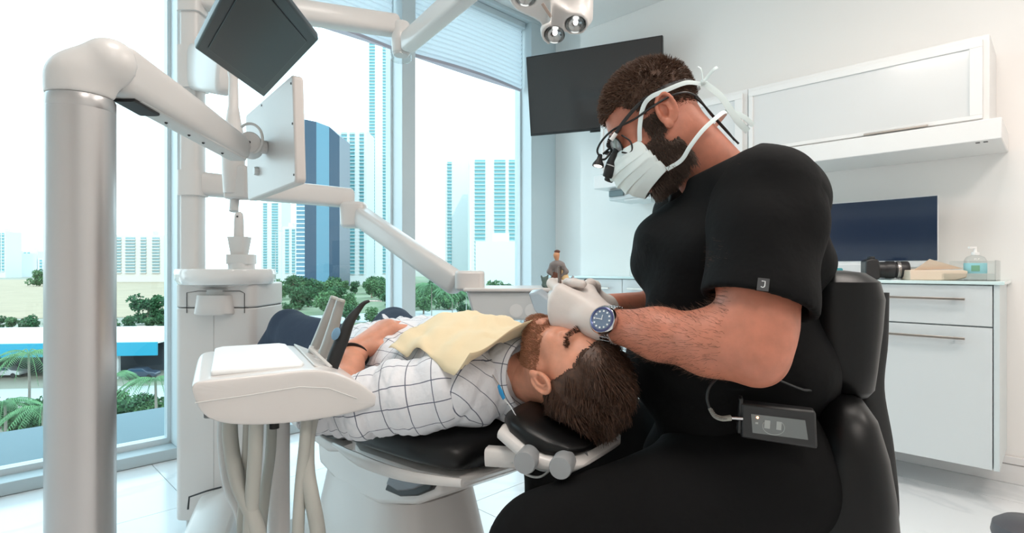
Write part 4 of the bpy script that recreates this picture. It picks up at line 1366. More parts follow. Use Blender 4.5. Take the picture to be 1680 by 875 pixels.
# seam line along the front
MB().tube([DM @ Vector((x, -.0065, z)) for x, z in ((0, -.034), (.08, -.03), (.16, -.024), (.21, -.032), (.26, -.056))], .0012, 6).build('shell_seam', m_unit2, dl)
# hand instruments, each a thing resting in the holder
def tool(name, label, pts, rad, mt_s, cat):
    t = thing(name, label, cat, pts[0])
    return t
def ipt(px, py, Y): return P(px, py, Y)
t = thing('handpiece', 'grey dental handpiece leaning leftmost in the holder', 'handpiece', ipt(515, 583, 1.22), 'instruments in the delivery head')
MB().tube(spline([ipt(512, 588, 1.21), ipt(523, 560, 1.22), ipt(535, 527, 1.23), ipt(544, 502, 1.24), ipt(548, 490, 1.24)], 5), [.013, .014, .0125, .011, .010, .0095], 18).build('barrel', m_hand, t)
MB().tube([ipt(516, 578, 1.215), ipt(519, 570, 1.218)], .0152, 18).build('ring', m_unit2, t)
MB().tube([ipt(548, 490, 1.24), ipt(549, 487, 1.24)], [.0098, .0085], 18).build('tip_cap', m_hose, t)
t = thing('handpiece', 'grey dental handpiece leaning between the other grey one and the black syringe', 'handpiece', ipt(528, 597, 1.16), 'instruments in the delivery head')
MB().tube(spline([ipt(525, 602, 1.15), ipt(536, 573, 1.16), ipt(547, 537, 1.17), ipt(555, 507, 1.18), ipt(559, 494, 1.18)], 5), [.013, .0145, .013, .0115, .010, .0098], 18).build('barrel', m_hand, t)
MB().tube([ipt(529, 592, 1.155), ipt(532, 584, 1.158)], .0155, 18).build('ring', m_unit2, t)
MB().tube([ipt(559, 494, 1.18), ipt(560, 491, 1.18)], [.0099, .0085], 18).build('tip_cap', m_hose, t)
t = thing('air_syringe', 'black air and water syringe with thin curved tip and blue button', 'syringe', ipt(543, 612, 1.09), 'instruments in the delivery head')
MB().tube(spline([ipt(541, 612, 1.08), ipt(550, 585, 1.09), ipt(562, 555, 1.10), ipt(574, 527, 1.11), ipt(588, 508, 1.12), ipt(597, 498, 1.125), ipt(606, 494, 1.13)], 5), [.0125, .014, .0135, .0105, .0065, .0045, .0028], 16).build('barrel', m_rub, t)
MB().tube([ipt(606, 494, 1.13), ipt(618, 494, 1.135), ipt(627, 494.5, 1.14)], [.0016, .0013, .0011], 10).build('tip', m_shiny, t)
MB().ico(ipt(551, 548, 1.083), .011, 2, (.75, .3, 1.25), Matrix.Rotation(math.radians(22), 3, 'Y')).build('button', mat('button_blue', (112, 150, 178), .3), t)
# thin chrome rods lying in the holder
for i in range(3):
    p_ = DM @ Vector((.225, .06 + .05 * i, -.006))
    MB().tube([p_, p_ + Vector((-.03, .012, .022))], .004, 8).build('holder_clip', m_unit2, dl)
# hoses
def hose(pts, r, label_=None, mt2=m_hose):
    o = MB().tube(spline(pts, 7), r, 14).build('hose', mt2, dl)
    return o
hose([P(378, 662, 1.02), P(378, 720, 1.0), P(390, 790, .98), P(412, 840, .97), P(426, 890, .97), P(428, 960, .97)], .0135)
hose([P(368, 664, 1.12), P(366, 730, 1.12), P(376, 800, 1.1), P(396, 850, 1.08), P(404, 940, 1.08)], .0105, mt2=m_unit2)
hose([P(408, 668, 1.0), P(405, 740, 1.0), P(400, 810, 1.0), P(396, 875, 1.0), P(394, 980, 1.0)], .0085)
hose([P(421, 670, .97), P(419, 740, .97), P(414, 810, .97), P(410, 880, .97), P(408, 990, .97)], .0125)
hose([P(446, 672, 1.08), P(444, 740, 1.08), P(436, 800, 1.08), P(428, 880, 1.08), P(426, 960, 1.08)], .010)
hose([P(505, 668, 1.02), P(500, 730, 1.0), P(493, 800, .99), P(489, 875, .98), P(488, 980, .98)], .0105)
hose([P(517, 664, 1.04), P(505, 715, 1.02), P(504, 770, 1.0), P(512, 820, .99), P(522, 880, .99), P(526, 980, .99)], .0135)
pb = P(457, 670, 1.16)
MB().lathe([(.0225, .03), (.0225, pb.z + .02)], 28, Matrix.Translation((pb.x, pb.y, 0))).build('support_pole', m_unit, dl)
MB().lathe([(.001, 0), (.2, 0), (.2, .02), (.05, .035), (.03, .04)], 36, Matrix.Translation((pb.x, pb.y, 0))).build('support_foot', m_unit2, dl)
MB().tube([P(450, 668, 1.0), P(450, 703, 1.0)], .0085, 14).build('drain_tube', m_rub, dl)
MB().cbox(P(348, 670, 1.1), (.02, .03, .035)).build('side_latch', mat('latch_grey', (132, 132, 132), .4), dl, bevel=.003)

# ------------------------------------------------------------------ treatment chair
DA = Vector((-.66, .75, 0)).normalized()     # head to feet
NA = Vector((DA.y, -DA.x, 0))                # towards the far side
NK = Vector((.025, 1.13, 0))                 # below the patient's neck base
def CH(s, w, z): return NK + DA * s + NA * w + Vector((0, 0, z))
ch = thing('treatment_chair', 'reclined black and white dental treatment chair under the patient', 'dental chair', CH(.5, 0, 0))
def slab_loft(secs, e=3.2, n=36):
    """secs: (s, w centre, z, half width, half thickness)"""
    return MB().loft([sup_ring(CH(s, w, z), NA, (0, 0, 1), hw, ht, n, e) for s, w, z, hw, ht in secs])
slab_loft([(.0, -.01, .596, .13, .012), (.008, -.01, .598, .16, .026), (.03, -.01, .602, .178, .036), (.12, -.0, .604, .212, .044), (.3, .0, .600, .232, .050), (.42, .0, .600, .236, .050), (.47, 0, .606, .234, .046), (.5, 0, .614, .222, .032), (.507, 0, .618, .205, .014)]).build('backrest_cushion', m_leather, ch)
slab_loft([(.0, -.01, .560, .09, .003), (.02, -.01, .554, .14, .012), (.12, 0, .546, .178, .016), (.34, 0, .534, .198, .020), (.385, 0, .538, .188, .016), (.40, 0, .542, .17, .004)], 4).build('backrest_shell', m_unit, ch)
sp = [CH(-.01, -.165, .562), CH(.12, -.212, .552), CH(.28, -.230, .545), CH(.40, -.234, .550)]
MB().tube(spline(sp, 5), [.008, .012, .015, .005], 12, ry=[.005, .006, .006, .004]).build('side_rail', m_unit, ch)
slab_loft([(.42, 0, .575, .16, .01), (.43, 0, .572, .2, .03), (.5, 0, .56, .215, .045), (.62, 0, .56, .225, .05), (.8, 0, .575, .215, .05), (.93, 0, .62, .2, .045), (1.05, 0, .62, .18, .04), (1.3, 0, .50, .15, .035), (1.62, 0, .36, .14, .03), (1.66, 0, .345, .12, .012)]).build('seat_cushion', m_leather, ch)
slab_loft([(.5, 0, .50, .17, .01), (.55, 0, .50, .19, .025), (.8, 0, .515, .19, .025), (1.0, 0, .555, .17, .025), (1.3, 0, .455, .13, .02), (1.6, 0, .32, .12, .02)], 4).build('seat_shell', m_unit, ch)
# lower body / lift arm and base
def prof_loft(profile, w0, w1, name, mt, bev=.012):
    """profile in (s, z), extruded across the chair"""
    mb = MB().loft([[CH(s, w0, z) for s, z in profile], [CH(s, w1, z) for s, z in profile]])
    return mb.build(name, mt, ch, bevel=bev, seg=3)
prof_loft([(.115, .545), (.10, .50), (.20, .445), (.36, .395), (.55, .37), (.72, .40), (.74, .50), (.5, .535), (.3, .545)], -.14, .14, 'lift_body', m_unit)
prof_loft([(.09, .545), (.12, .505), (.17, .478), (.24, .455), (.31, .448), (.285, .49), (.295, .545)], -.152, -.13, 'pivot_recess', m_leather, .004)
prof_loft([(.10, .55), (.135, .513), (.18, .49), (.24, .468), (.295, .468), (.278, .495), (.285, .55)], -.157, -.135, 'pivot_cover', mat('pivot_grey', (104, 104, 108), .3, .4), .004)
MB().loft([sup_ring(CH(s, -.17, z), DA, (0, 0, 1), .002 + q * .02, .008 + q * .012, 16, 3) for s, z, q in ((.25, .552, 0), (.27, .55, .4), (.30, .548, .6), (.36, .55, .1))]).build('lock_lever', m_unit, ch)
MB().loft([sup_ring(CH(.52, 0, z), DA, NA, a_, b_, 36, 3.2) for z, a_, b_ in ((.0, .44, .25), (.03, .45, .26), (.10, .44, .255), (.16, .38, .22), (.20, .30, .17), (.40, .24, .14))]).build('base', m_unit, ch)
MB().loft([sup_ring(CH(.52, 0, z), DA, NA, a_, b_, 36, 3.2) for z, a_, b_ in ((.135, .46, .262), (.15, .462, .266), (.165, .43, .25))]).build('base_cover', m_unit2, ch)
# headrest with its bracket and knobs
HA = Vector((.80, -.57, -.18)).normalized()                       # towards the crown
HS = Vector((.58, .815, 0)).normalized()                            # far side
HU = HS.cross(HA).normalized()
if HU.z < 0: HU = -HU
def HR(x, y, z): return Vector((.040, 1.065, .688)) + HA * x + HS * y + HU * z
MB().loft([sup_ring(HR(x, 0, z), HS, HU, hw, ht, 32, 2.8) for x, z, hw, ht in ((-.018, -.006, .05, .008), (-.008, -.006, .08, .018), (.02, -.008, .10, .025), (.06, -.012, .11, .026), (.10, -.014, .11, .024), (.135, -.012, .095, .018), (.15, -.010, .06, .008))]).build('headrest_cushion', m_leather, ch)
MB().loft([sup_ring(HR(x, 0, z), HS, HU, hw, ht, 32, 3) for x, z, hw, ht in ((-.012, -.022, .08, .006), (.0, -.026, .108, .018), (.06, -.036, .120, .020), (.10, -.038, .120, .020), (.145, -.034, .106, .014), (.158, -.032, .075, .004))]).build('headrest_shell', m_unit, ch)
kx = mat('knob_grey', (150, 152, 154), .35)
def drum(c, r, l, nm, mt3=kx):
    ax = Vector((-.3, -.95, 0)).normalized()
    MB().lathe([(.001, 0), (r * .92, 0), (r, .004), (r, l - .004), (r * .92, l), (.001, l)], 28, look(Vector(c) - ax * .0, ax)).build(nm, mt3, ch)
drum(P(872, 746, .945), .0195, .045, 'tilt_knob')
drum(P(928, 754, .925), .019, .045, 'lock_knob')
MB().tube([P(800, 748, 1.0), P(858, 752, .98)], .017, 14, sq=4).build('bracket_end', m_unit, ch)
MB().tube([P(850, 746, .98), P(905, 748, .97), P(940, 750, .96), P(963, 744, .96)], .0175, 14, sq=4).build('headrest_bracket', mat('bracket_grey', (92, 94, 97), .35, .3), ch)
MB().tube(spline([P(840, 758, .97), P(862, 778, .97), P(885, 783, .96), P(903, 770, .96), P(905, 758, .96)], 6), .0022, 8).build('cable', m_unit2, ch)
MB().tube(spline([P(868, 762, .99), P(890, 772, .98), P(908, 768, .97), P(920, 758, .97)], 6), .0022, 8).build('cable', m_unit2, ch)

# ------------------------------------------------------------------ dentist's stool
so = thing('dentist_stool', 'black leather stool with tall padded backrest behind the dentist', 'stool', (.52, 1.06, 0))
def pad(secs, name, mt=m_leather, e=3):
    return MB().loft([sup_ring(c, u, v, a_, b_, 36, e) for c, u, v, a_, b_ in secs]).build(name, mt, so)
yv = Vector((.3, .954, 0)).normalized(); xv = Vector((.954, -.3, 0)).normalized()
def bk_(px, py, Y): return P(px, py, Y)
secs = []
for py, pxl, pxr in ((444, 1372, 1398), (448, 1340, 1425), (462, 1322, 1445), (490, 1318, 1453), (540, 1322, 1449), (600, 1328, 1441), (632, 1335, 1437), (644, 1345, 1430), (648, 1372, 1410)):
    c = P((pxl + pxr) / 2 + 8, py, 1.02); c.y = 1.08; hw_ = (pxr - pxl) / 2 / FPX * 1.0
    secs.append((c, xv, yv, hw_, .045 + hw_ * 1.5))
pad([(c, u, v, a_, min(b_, .135)) for c, u, v, a_, b_ in secs], 'backrest_pad')
secs = []
for py, pxl, pxr in ((648, 1385, 1412), (655, 1362, 1425), (680, 1345, 1440), (730, 1335, 1452), (790, 1325, 1462), (850, 1300, 1468), (900, 1280, 1462), (925, 1300, 1440)):
    c = P((pxl + pxr) / 2 + 6, py, .96); c.y = 1.02; hw_ = (pxr - pxl) / 2 / FPX * .95
    secs.append((c, xv, yv, hw_, min(.05 + hw_ * 2, .18)))
pad(secs, 'lumbar_pad')
MB().loft([sup_ring((.50, 1.05, z), (1, 0, 0), (0, 1, 0), a_, b_, 40, 2.6) for z, a_, b_ in ((.385, .15, .16), (.40, .2, .2), (.44, .215, .21), (.47, .2, .2), (.482, .15, .15))]).build('seat_cushion', m_leather, so)
MB().tube(spline([P(1440, 480, 1.06), P(1438, 560, 1.06), P(1432, 640, 1.06), P(1448, 740, 1.06), P(1455, 860, 1.06), P(1420, 945, 1.06)], 6), .022, 16, ry=.010).build('back_bracket', m_rub, so)
MB().lathe([(.03, .1), (.03, .25), (.022, .25), (.022, .39)], 24, Matrix.Translation((.50, 1.05, 0))).build('gas_lift', m_shiny, so)
for i in range(5):
    a = i * 2 * math.pi / 5 + .3
    d_ = Vector((math.cos(a), math.sin(a), 0)); o0 = Vector((.50, 1.05, .11))
    lg_ = MB().tube([o0, o0 + d_ * .27 + Vector((0, 0, -.03))], [.025, .015], 12).build('leg', m_shiny, so)
    cw = o0 + d_ * .27; cw.z = .03
    MB().lathe([(.001, -.012), (.03, -.012), (.03, .012), (.001, .012)], 18, look(cw, Vector((-d_.y, d_.x, 0)))).build('caster', m_rub, lg_)

# ------------------------------------------------------------------ wheel base at the lower right corner
wb = thing('foot_control', 'dark grey rounded foot control at the lower right corner', 'foot control', P(1690, 875, 1.75) * 1.0)
c = P(1692, 850, 1.75)
c.z = 0
MB().lathe([(.001, 0), (.075, 0), (.085, .01), (.085, .03), (.07, .045), (.03, .05)], 32, Matrix.Translation(c + Vector((0, 0, .0)))).build('base', m_rub, wb)
MB().lathe([(.07, .045), (.092, .07), (.1, .1), (.095, .13), (.07, .15), (.001, .155)], 32, Matrix.Translation(c)).build('dome', mat('dark_grey_plastic', (78, 76, 80), .45), wb)
MB().ico(c + Vector((.0, -.09, .12)), .015, 2).build('button', m_line, wb)
# ------------------------------------------------------------------ people: shared builders
def unit(v):
    return Vector(v).normalized()

def head_sdf(neck_end, h=.0021, jaw=1.0, ear=1.0, neck_r=(.054, .06)):
    """head in its own frame: x right, y forward, z up, origin between the ears"""
    s = SDF((-.115, -.15, -.235), (.115, .16, .155), h)
    s.ell((0, -.015, .045), (.076, .098, .086), k=0)
    s.ell((0, .035, -.02), (.063, .062, .085), k=.03)
    for q in (-1, 1):
        s.cone((q * .05 * jaw, .0, -.05), (q * .015, .074, -.093), .022, .02, k=.025)
        s.ell((q * .045, .062, -.02), (.02, .024, .018), k=.02)
        s.ell((q * .033, .104, .004), (.019, .016, .012), k=.012, op='s')
        s.ell((q * .032, .079, .003), (.0135, .0135, .0125), k=.003)
        s.cone((q * .012, .096, .022), (q * .045, .083, .026), .008, .007, k=.015)
        s.ell((q * .012, .105, -.036), (.008, .009, .0075), k=.006)
    s.ell((0, .077, -.1), (.022, .018, .016), k=.02)
    s.cone((0, .092, .012), (0, .112, -.028), .008, .0105, k=.012)
    s.ell((0, .117, -.032), (.0115, .011, .010), k=.008)
    s.cone((-.02, .093, -.066), (.02, .093, -.066), .0065, .0065, k=.012)
    s.cone((-.017, .092, -.0775), (.017, .092, -.0775), .007, .007, k=.01)
    s.cone((-.024, .103, -.0715), (.024, .103, -.0715), .0022, .0022, k=.003, op='s')
    s.cone((0, -.03, -.04), tuple(neck_end), neck_r[0], neck_r[1], k=.035)
    # ears, leaning back a little
    e = ear
    ca, sa = math.cos(math.radians(16)), math.sin(math.radians(16))
    RE = ((1, 0, 0), (0, ca, sa), (0, -sa, ca))
    for q in (-1, 1):
        c = np.array((q * .0805, -.012 - .012 * (ear > 1), -.004))
        def E(x, y, z): return c + np.array((q * x, (y * ca - z * sa) * e, (y * sa + z * ca) * e))
        s.ell(E(.001, 0, 0), (.007, .0185 * e, .030 * e), RE, k=.006)
        s.ell(E(.0095, .002, .002), (.0085, .0125 * e, .021 * e), RE, k=.002, op='s')
        rim = []
        for i in range(15):
            a = math.radians(-62 + 262 * i / 14)
            rim.append(E(.006 + .003 * math.sin(a), -math.cos(a) * .0165 - .001, math.sin(a) * .0285 + .001))
        s.chain(rim, [.0036] * 15, k=.003)
        s.ell(E(.004, .004, -.027), (.0055, .0075 * e, .009 * e), k=.005)
        s.ell(E(.004, .0135, -.003), (.005, .004, .0065), k=.003)
        s.chain([E(.004, .008, .017), E(.0055, -.004, .010), E(.0055, -.0065, -.004), E(.005, -.002, -.015)], [.0026, .0032, .003, .0026], k=.003)
        s.ell(E(.004, .004, -.005), (.006, .006, .008), k=.002, op='s')
    return s

FING = [(.046, .026, .021), (.050, .030, .022), (.046, .028, .021), (.036, .021, .018)]
def hand_sdf(s, o, F, T, N, curls, thumb, sc=1.0, fat=1.0, spread=(.10, .02, -.07, -.17), k=.008):
    """o wrist, F towards the fingers, T towards the thumb side, N out of the back of the hand"""
    F, T, N = unit(F), unit(T), unit(N)
    o = Vector(o)
    def L(f, t, n): return o + (F * f + T * t + N * n) * sc
    mcp = [L(.090, .028, .002), L(.094, .008, .005), L(.089, -.012, .003), L(.081, -.030, -.002)]
    ctr = [L(.0, .016, 0), L(.0, .006, 0), L(.0, -.006, 0), L(.0, -.016, 0)]
    for i in range(4):
        s.cone(ctr[i], mcp[i], .016 * sc * fat, .0128 * sc * fat, k=.016)
    s.cone(L(.02, .018, -.008), L(.05, .022, -.012), .016 * sc, .014 * sc, k=.015)
    s.cone(L(.02, -.018, -.008), L(.06, -.022, -.010), .014 * sc, .012 * sc, k=.015)
    tips = []
    for i in range(4):
        p = mcp[i]; ang = 0
        d0 = (F + T * spread[i]).normalized()
        rr = (.0098, .0101, .0095, .0083)[i] * sc * fat
        for j, (ln, cu) in enumerate(zip(FING[i], curls[i])):
            ang += math.radians(cu)
            d = d0 * math.cos(ang) - N * math.sin(ang)
            q = p + d * ln * sc
            s.cone(p, q, rr * (1 - .07 * j), rr * (.95 - .09 * j), k=k * .5)
            p = q
        tips.append(p)
    p = L(.018, .026, -.006)
    for j, (ln, d) in enumerate(zip((.044, .032, .026), thumb)):
        d = (F * d[0] + T * d[1] + N * d[2]).normalized()
        q = p + d * ln * sc
        s.cone(p, q, (.0145, .011, .0102)[j] * sc * fat, (.0118, .0105, .0085)[j] * sc * fat, k=k)
        p = q
    tips.append(p)
    return tips

def folds(seed, n, amp, kmin, kmax, axis=None, ridge=False):
    r = np.random.default_rng(seed)
    W = []
    for _ in range(n):
        d = r.normal(size=3)
        if axis is not None:
            d = d * .45 + np.array(axis) * r.choice((-1, 1)) * 1.3
        d /= np.linalg.norm(d)
        W.append((d * r.uniform(kmin, kmax), r.uniform(0, 6.28), amp * r.uniform(.5, 1)))
    def f(x, y, z):
        v = 0
        for (kx_, ky_, kz_), ph, a in W:
            w = np.sin(kx_ * x + ky_ * y + kz_ * z + ph)
            v = v + a * (1.6 * np.exp(-(w / .22) ** 2) if ridge else w)
        return v
    return f

def skin(name, col, rough=.48):
    m = mat(name, col, rough, sss=.12, var=(48, .13, tuple(min(255, c * k_) for c, k_ in zip(col, (1.03, 1.02, 1.03)))), bump=(260, .16, .001), bump2=(1100, .12, .0004))
    return m

def chk_mat():
    """pale shirt cloth with a dark windowpane check drawn along the cloth's own directions (attribute chk, metres)"""
    m = bpy.data.materials.new('check_shirt'); m.use_nodes = True
    t = m.node_tree; b = t.nodes['Principled BSDF']
    b.inputs['Roughness'].default_value = .85
    b.inputs['Sheen Weight'].default_value = .15
    at = t.nodes.new('ShaderNodeAttribute'); at.attribute_name = 'chk'
    sp_ = t.nodes.new('ShaderNodeSeparateXYZ'); t.links.new(at.outputs['Vector'], sp_.inputs[0])
    outs = []
    for ax, per in (('X', .052), ('Y', .046)):
        d = t.nodes.new('ShaderNodeMath'); d.operation = 'DIVIDE'; d.inputs[1].default_value = per
        t.links.new(sp_.outputs[ax], d.inputs[0])
        f = t.nodes.new('ShaderNodeMath'); f.operation = 'FRACT'; t.links.new(d.outputs[0], f.inputs[0])
        l = t.nodes.new('ShaderNodeMath'); l.operation = 'LESS_THAN'; l.inputs[1].default_value = .0019 / per
        t.links.new(f.outputs[0], l.inputs[0]); outs.append(l)
    mx = t.nodes.new('ShaderNodeMath'); mx.operation = 'MAXIMUM'
    t.links.new(outs[0].outputs[0], mx.inputs[0]); t.links.new(outs[1].outputs[0], mx.inputs[1])
    mc = t.nodes.new('ShaderNodeMix'); mc.data_type = 'RGBA'
    mc.inputs[6].default_value = lin((222, 222, 226)); mc.inputs[7].default_value = lin((92, 96, 112))
    t.links.new(mx.outputs[0], mc.inputs[0]); t.links.new(mc.outputs[2], b.inputs['Base Color'])
    tc = t.nodes.new('ShaderNodeTexCoord')
    n = t.nodes.new('ShaderNodeTexNoise'); n.inputs['Scale'].default_value = 26; n.inputs['Detail'].default_value = 3
    t.links.new(tc.outputs['Object'], n.inputs['Vector'])
    k = t.nodes.new('ShaderNodeBump'); k.inputs['Strength'].default_value = .6; k.inputs['Distance'].default_value = .010
    t.links.new(n.outputs['Fac'], k.inputs['Height']); t.links.new(k.outputs['Normal'], b.inputs['Normal'])
    return m

# ------------------------------------------------------------------ the patient
pt = thing('person', 'man lying face up in the chair in a pale checked shirt and navy trousers', 'person', CH(.4, 0, .62))
m_pskin = skin('patient_skin', (212, 148, 120))
m_chk = chk_mat()
m_navy = mat('navy_cloth', (30, 44, 66), .85, bump=(30, .3, .006), bump2=(900, .1, .0004))
m_phair = mat('patient_hair', (74, 49, 35), .5, var=(120, .4), spec=.4)

RC = (tuple(DA), tuple(NA), (0, 0, 1))                     # chair axes
SH = CH(.075, -.150, .715)
EL = P(540, 674, 1.115)
WR = P(582, 578, 1.285)
SHf = CH(.075, .165, .70); ELf = CH(.34, .27, .69); WRf = CH(.5, .12, .80)

# body under the clothes (coarse), near hand (fine), head (fine)
bd = SDF((-.95, .85, .28), (.30, 2.25, .95), .009)
bd.ell(CH(.2, 0, .735), (.22, .165, .09), RC, k=0).ell(CH(.42, 0, .725), (.19, .15, .085), RC, k=.04).ell(CH(.60, 0, .695), (.13, .15, .075), RC, k=.04)
bd.cone(CH(-.03, 0, .745), CH(.08, 0, .735), .05, .07, k=.03)
bd.cone(SH, EL, .045, .036, k=.03).cone(EL, WR, .036, .026, k=.01)
bd.cone(SHf, ELf, .045, .036, k=.03).cone(ELf, WRf, .036, .026, k=.01)
HPn, KNn, ANn = CH(.62, -.09, .69), P(478, 545, 1.80), Vector((-1.02, 2.02, .42))
HPf, KNf, ANf = CH(.62, .09, .69), P(648, 540, 2.02), Vector((-.80, 2.28, .42))
for hp_, kn_, an_ in ((HPn, KNn, ANn), (HPf, KNf, ANf)):
    bd.cone(hp_, kn_, .07, .05, k=.03).cone(kn_, an_, .048, .034, k=.01)
Vb, Qb = bd.mesh(1)
hs = SDF(tuple(WR + Vector((-.09, -.12, -.09))), tuple(WR + Vector((.2, .2, .14))), .0026)
pF = unit((.084, .068, .070)); pN0 = Vector((-.35, -.45, .82)); pN = unit(pN0 - pF * pN0.dot(pF)); pT = pN.cross(pF)
if pT.dot(DA) > 0: pT = -pT
hs.cone(EL.lerp(WR, .55), WR, .0335, .0275, k=0)
hs.plane(EL.lerp(WR, .62), EL - WR)
hs.cone(WR, WR + pF * .02, .0275, .022, k=.02, flat=(pN, 1.25))
hand_sdf(hs, WR + pF * .012, pF, pT, pN, [(38, 26, 18), (40, 30, 18), (44, 32, 20), (48, 34, 20)], [(.75, .55, -.25), (.9, .2, -.35), (.9, .0, -.45)], sc=.98, fat=1.08)
Vh, Qh = hs.mesh(1)
fa = SDF((-.47, 1.05, .58), (-.30, 1.40, .82), .004)
fa.cone(EL, EL.lerp(WR, .3), .043, .045, k=0).cone(EL.lerp(WR, .3), EL.lerp(WR, .7), .045, .032, k=.02).cone(EL.lerp(WR, .7), WR, .032, .027, k=.02)
Vf, Qf = fa.mesh(1)
HC = Vector((.108, 1.036, .765))
hz = unit((.70, -.70, -.13)); hy0 = Vector((.06, -.06, .98)); hy = unit(hy0 - hz * hy0.dot(hz)); hx = hy.cross(hz)
PH = MX(HC, hx, hy, hz) @ Matrix.Diagonal((.88, .88, .88, 1))
nk_local = PH.inverted() @ CH(.035, 0, .735)
ph = head_sdf(nk_local, neck_r=(.056, .062))
Vp, Qp = ph.mesh(1)
sdf_obj('body', [(Vb, Qb), (Vh, Qh), (Vf, Qf), (xf(Vp, PH), Qp)], m_pskin, pt)

# shirt
sh = SDF((-.60, .88, .55), (.26, 1.80, .90), .0052)
sh.ell(CH(.2, 0, .735), (.24, .188, .106), RC, k=0).ell(CH(.42, 0, .73), (.20, .175, .103), RC, k=.05).ell(CH(.55, 0, .715), (.13, .175, .095), RC, k=.05)
sh.cone(CH(.085, -.14, .715), CH(.085, .14, .715), .073, .073, k=.05)
sh.cone(CH(.0, 0, .735), CH(.1, 0, .735), .064, .085, k=.04)
sh.cone(CH(.02, -.05, .725), CH(.07, -.14, .715), .062, .066, k=.03).cone(CH(.02, .05, .725), CH(.07, .14, .715), .062, .066, k=.03)
ncut = unit(CH(0, 0, .0) - CH(.1, 0, -.02))
sh.plane(CH(-.022, 0, .75), ncut)
f1 = folds(3, 7, .0032, 28, 80); f2 = folds(5, 4, .0040, 22, 45, tuple(NA), True)
sh.disp(lambda x, y, z: f1(x, y, z) + f2(x, y, z))
V, Q = sh.mesh(1)
d_ = np.array(DA); n_ = np.array(NA); k_ = np.array(NK)
rel = V - k_
s_c = rel @ d_; w_c = rel @ n_; z_c = V[:, 2] - .715
chk = np.stack([s_c + .01 * np.sin(w_c * 14), w_c * .95 + z_c * 1.0 + .2 + .012 * np.sin(s_c * 16), np.zeros(len(V))], 1)
shirt_o = sdf_obj('shirt', [(V, Q)], m_chk, pt, attr={'chk': chk})
BV = BVHTree.FromPolygons([tuple(p) for p in V], [tuple(q) for q in Q])
# near sleeve, rolled at the elbow
sl = SDF((-.52, .92, .54), (-.02, 1.30, .86), .0042)
SH2 = CH(.085, -.155, .715)
cuf = EL.lerp(WR, .36)
sl.cone(SH2, SH2.lerp(EL, .55), .079, .068, k=0).cone(SH2.lerp(EL, .5), EL, .066, .054, k=.03).cone(EL, cuf, .054, .050, k=.02)
sl.plane(cuf, WR - EL, tuple(EL - Vector((.12, .12, .12))), tuple(cuf + Vector((.12, .12, .12))))
ad = (EL - SH2).normalized()
f3 = folds(11, 5, .0048, 45, 95, tuple(ad)); f4 = folds(12, 4, .0050, 40, 75, tuple(ad), True)
sh_np, ad_np = np.array(SH2), np.array(ad)
def slf(x, y, z):
    t = (x - sh_np[0]) * ad_np[0] + (y - sh_np[1]) * ad_np[1] + (z - sh_np[2]) * ad_np[2]
    w = np.clip(t / .28, 0, 1)
    return f3(x, y, z) * (.4 + 1.0 * w) + f4(x, y, z) * (.25 + .75 * w)
sl.disp(slf)
V, Q = sl.mesh(1)
rel = V - sh_np
ax_s = rel @ ad_np
u1 = np.array(ad.cross(Vector((0, 0, 1))).normalized()); u2 = np.cross(ad_np, u1)
chk = np.stack([ax_s + .012, np.arctan2(rel @ u2, rel @ u1) * .072 + .01, np.zeros(len(V))], 1)
sdf_obj('sleeve', [(V, Q)], m_chk, pt, attr={'chk': chk})
sl = SDF(tuple(CH(.2, .2, .70) - Vector((.35, .35, .14))), tuple(CH(.2, .2, .70) + Vector((.3, .35, .2))), .008)
sl.cone(SHf, ELf, .075, .058, k=0).cone(ELf, ELf.lerp(WRf, .4), .056, .05, k=.02)
V, Q = sl.mesh(1)
chk = np.stack([V @ d_, V @ n_, np.zeros(len(V))], 1)
sdf_obj('sleeve', [(V, Q)], m_chk, pt, attr={'chk': chk})
# shirt tails lifting at the waist on the far side
def flap(p0, p1, p2, p3, seed):
    vs, fs, n = [], [], 10
    r = random.Random(seed)
    for i in range(n + 1):
        for j in range(n + 1):
            a = p0.lerp(p1, i / n); b = p3.lerp(p2, i / n)
            p = a.lerp(b, j / n) + Vector((0, 0, .008 * math.sin(i * .9 + seed) * (j / n)))
            vs.append(p)
    fs = [(i * (n + 1) + j, (i + 1) * (n + 1) + j, (i + 1) * (n + 1) + j + 1, i * (n + 1) + j + 1) for i in range(n) for j in range(n)]
    me = MB().add(vs, fs).mesh('shirt_tail')
    a = me.attributes.new('chk', 'FLOAT_VECTOR', 'POINT')
    a.data.foreach_set('vector', np.array([(j / n * .12, i / n * .12, 0) for i in range(n + 1) for j in range(n + 1)], np.float32).ravel())
    o = finish('shirt_tail', me, m_chk, pt)
    o.modifiers.new('thick', 'SOLIDIFY').thickness = .002
flap(P(628, 522, 1.50), P(680, 545, 1.48), P(668, 524, 1.62), P(626, 519, 1.60), 1)
flap(P(660, 536, 1.54), P(745, 540, 1.50), P(703, 520, 1.62), P(668, 526, 1.60), 2)

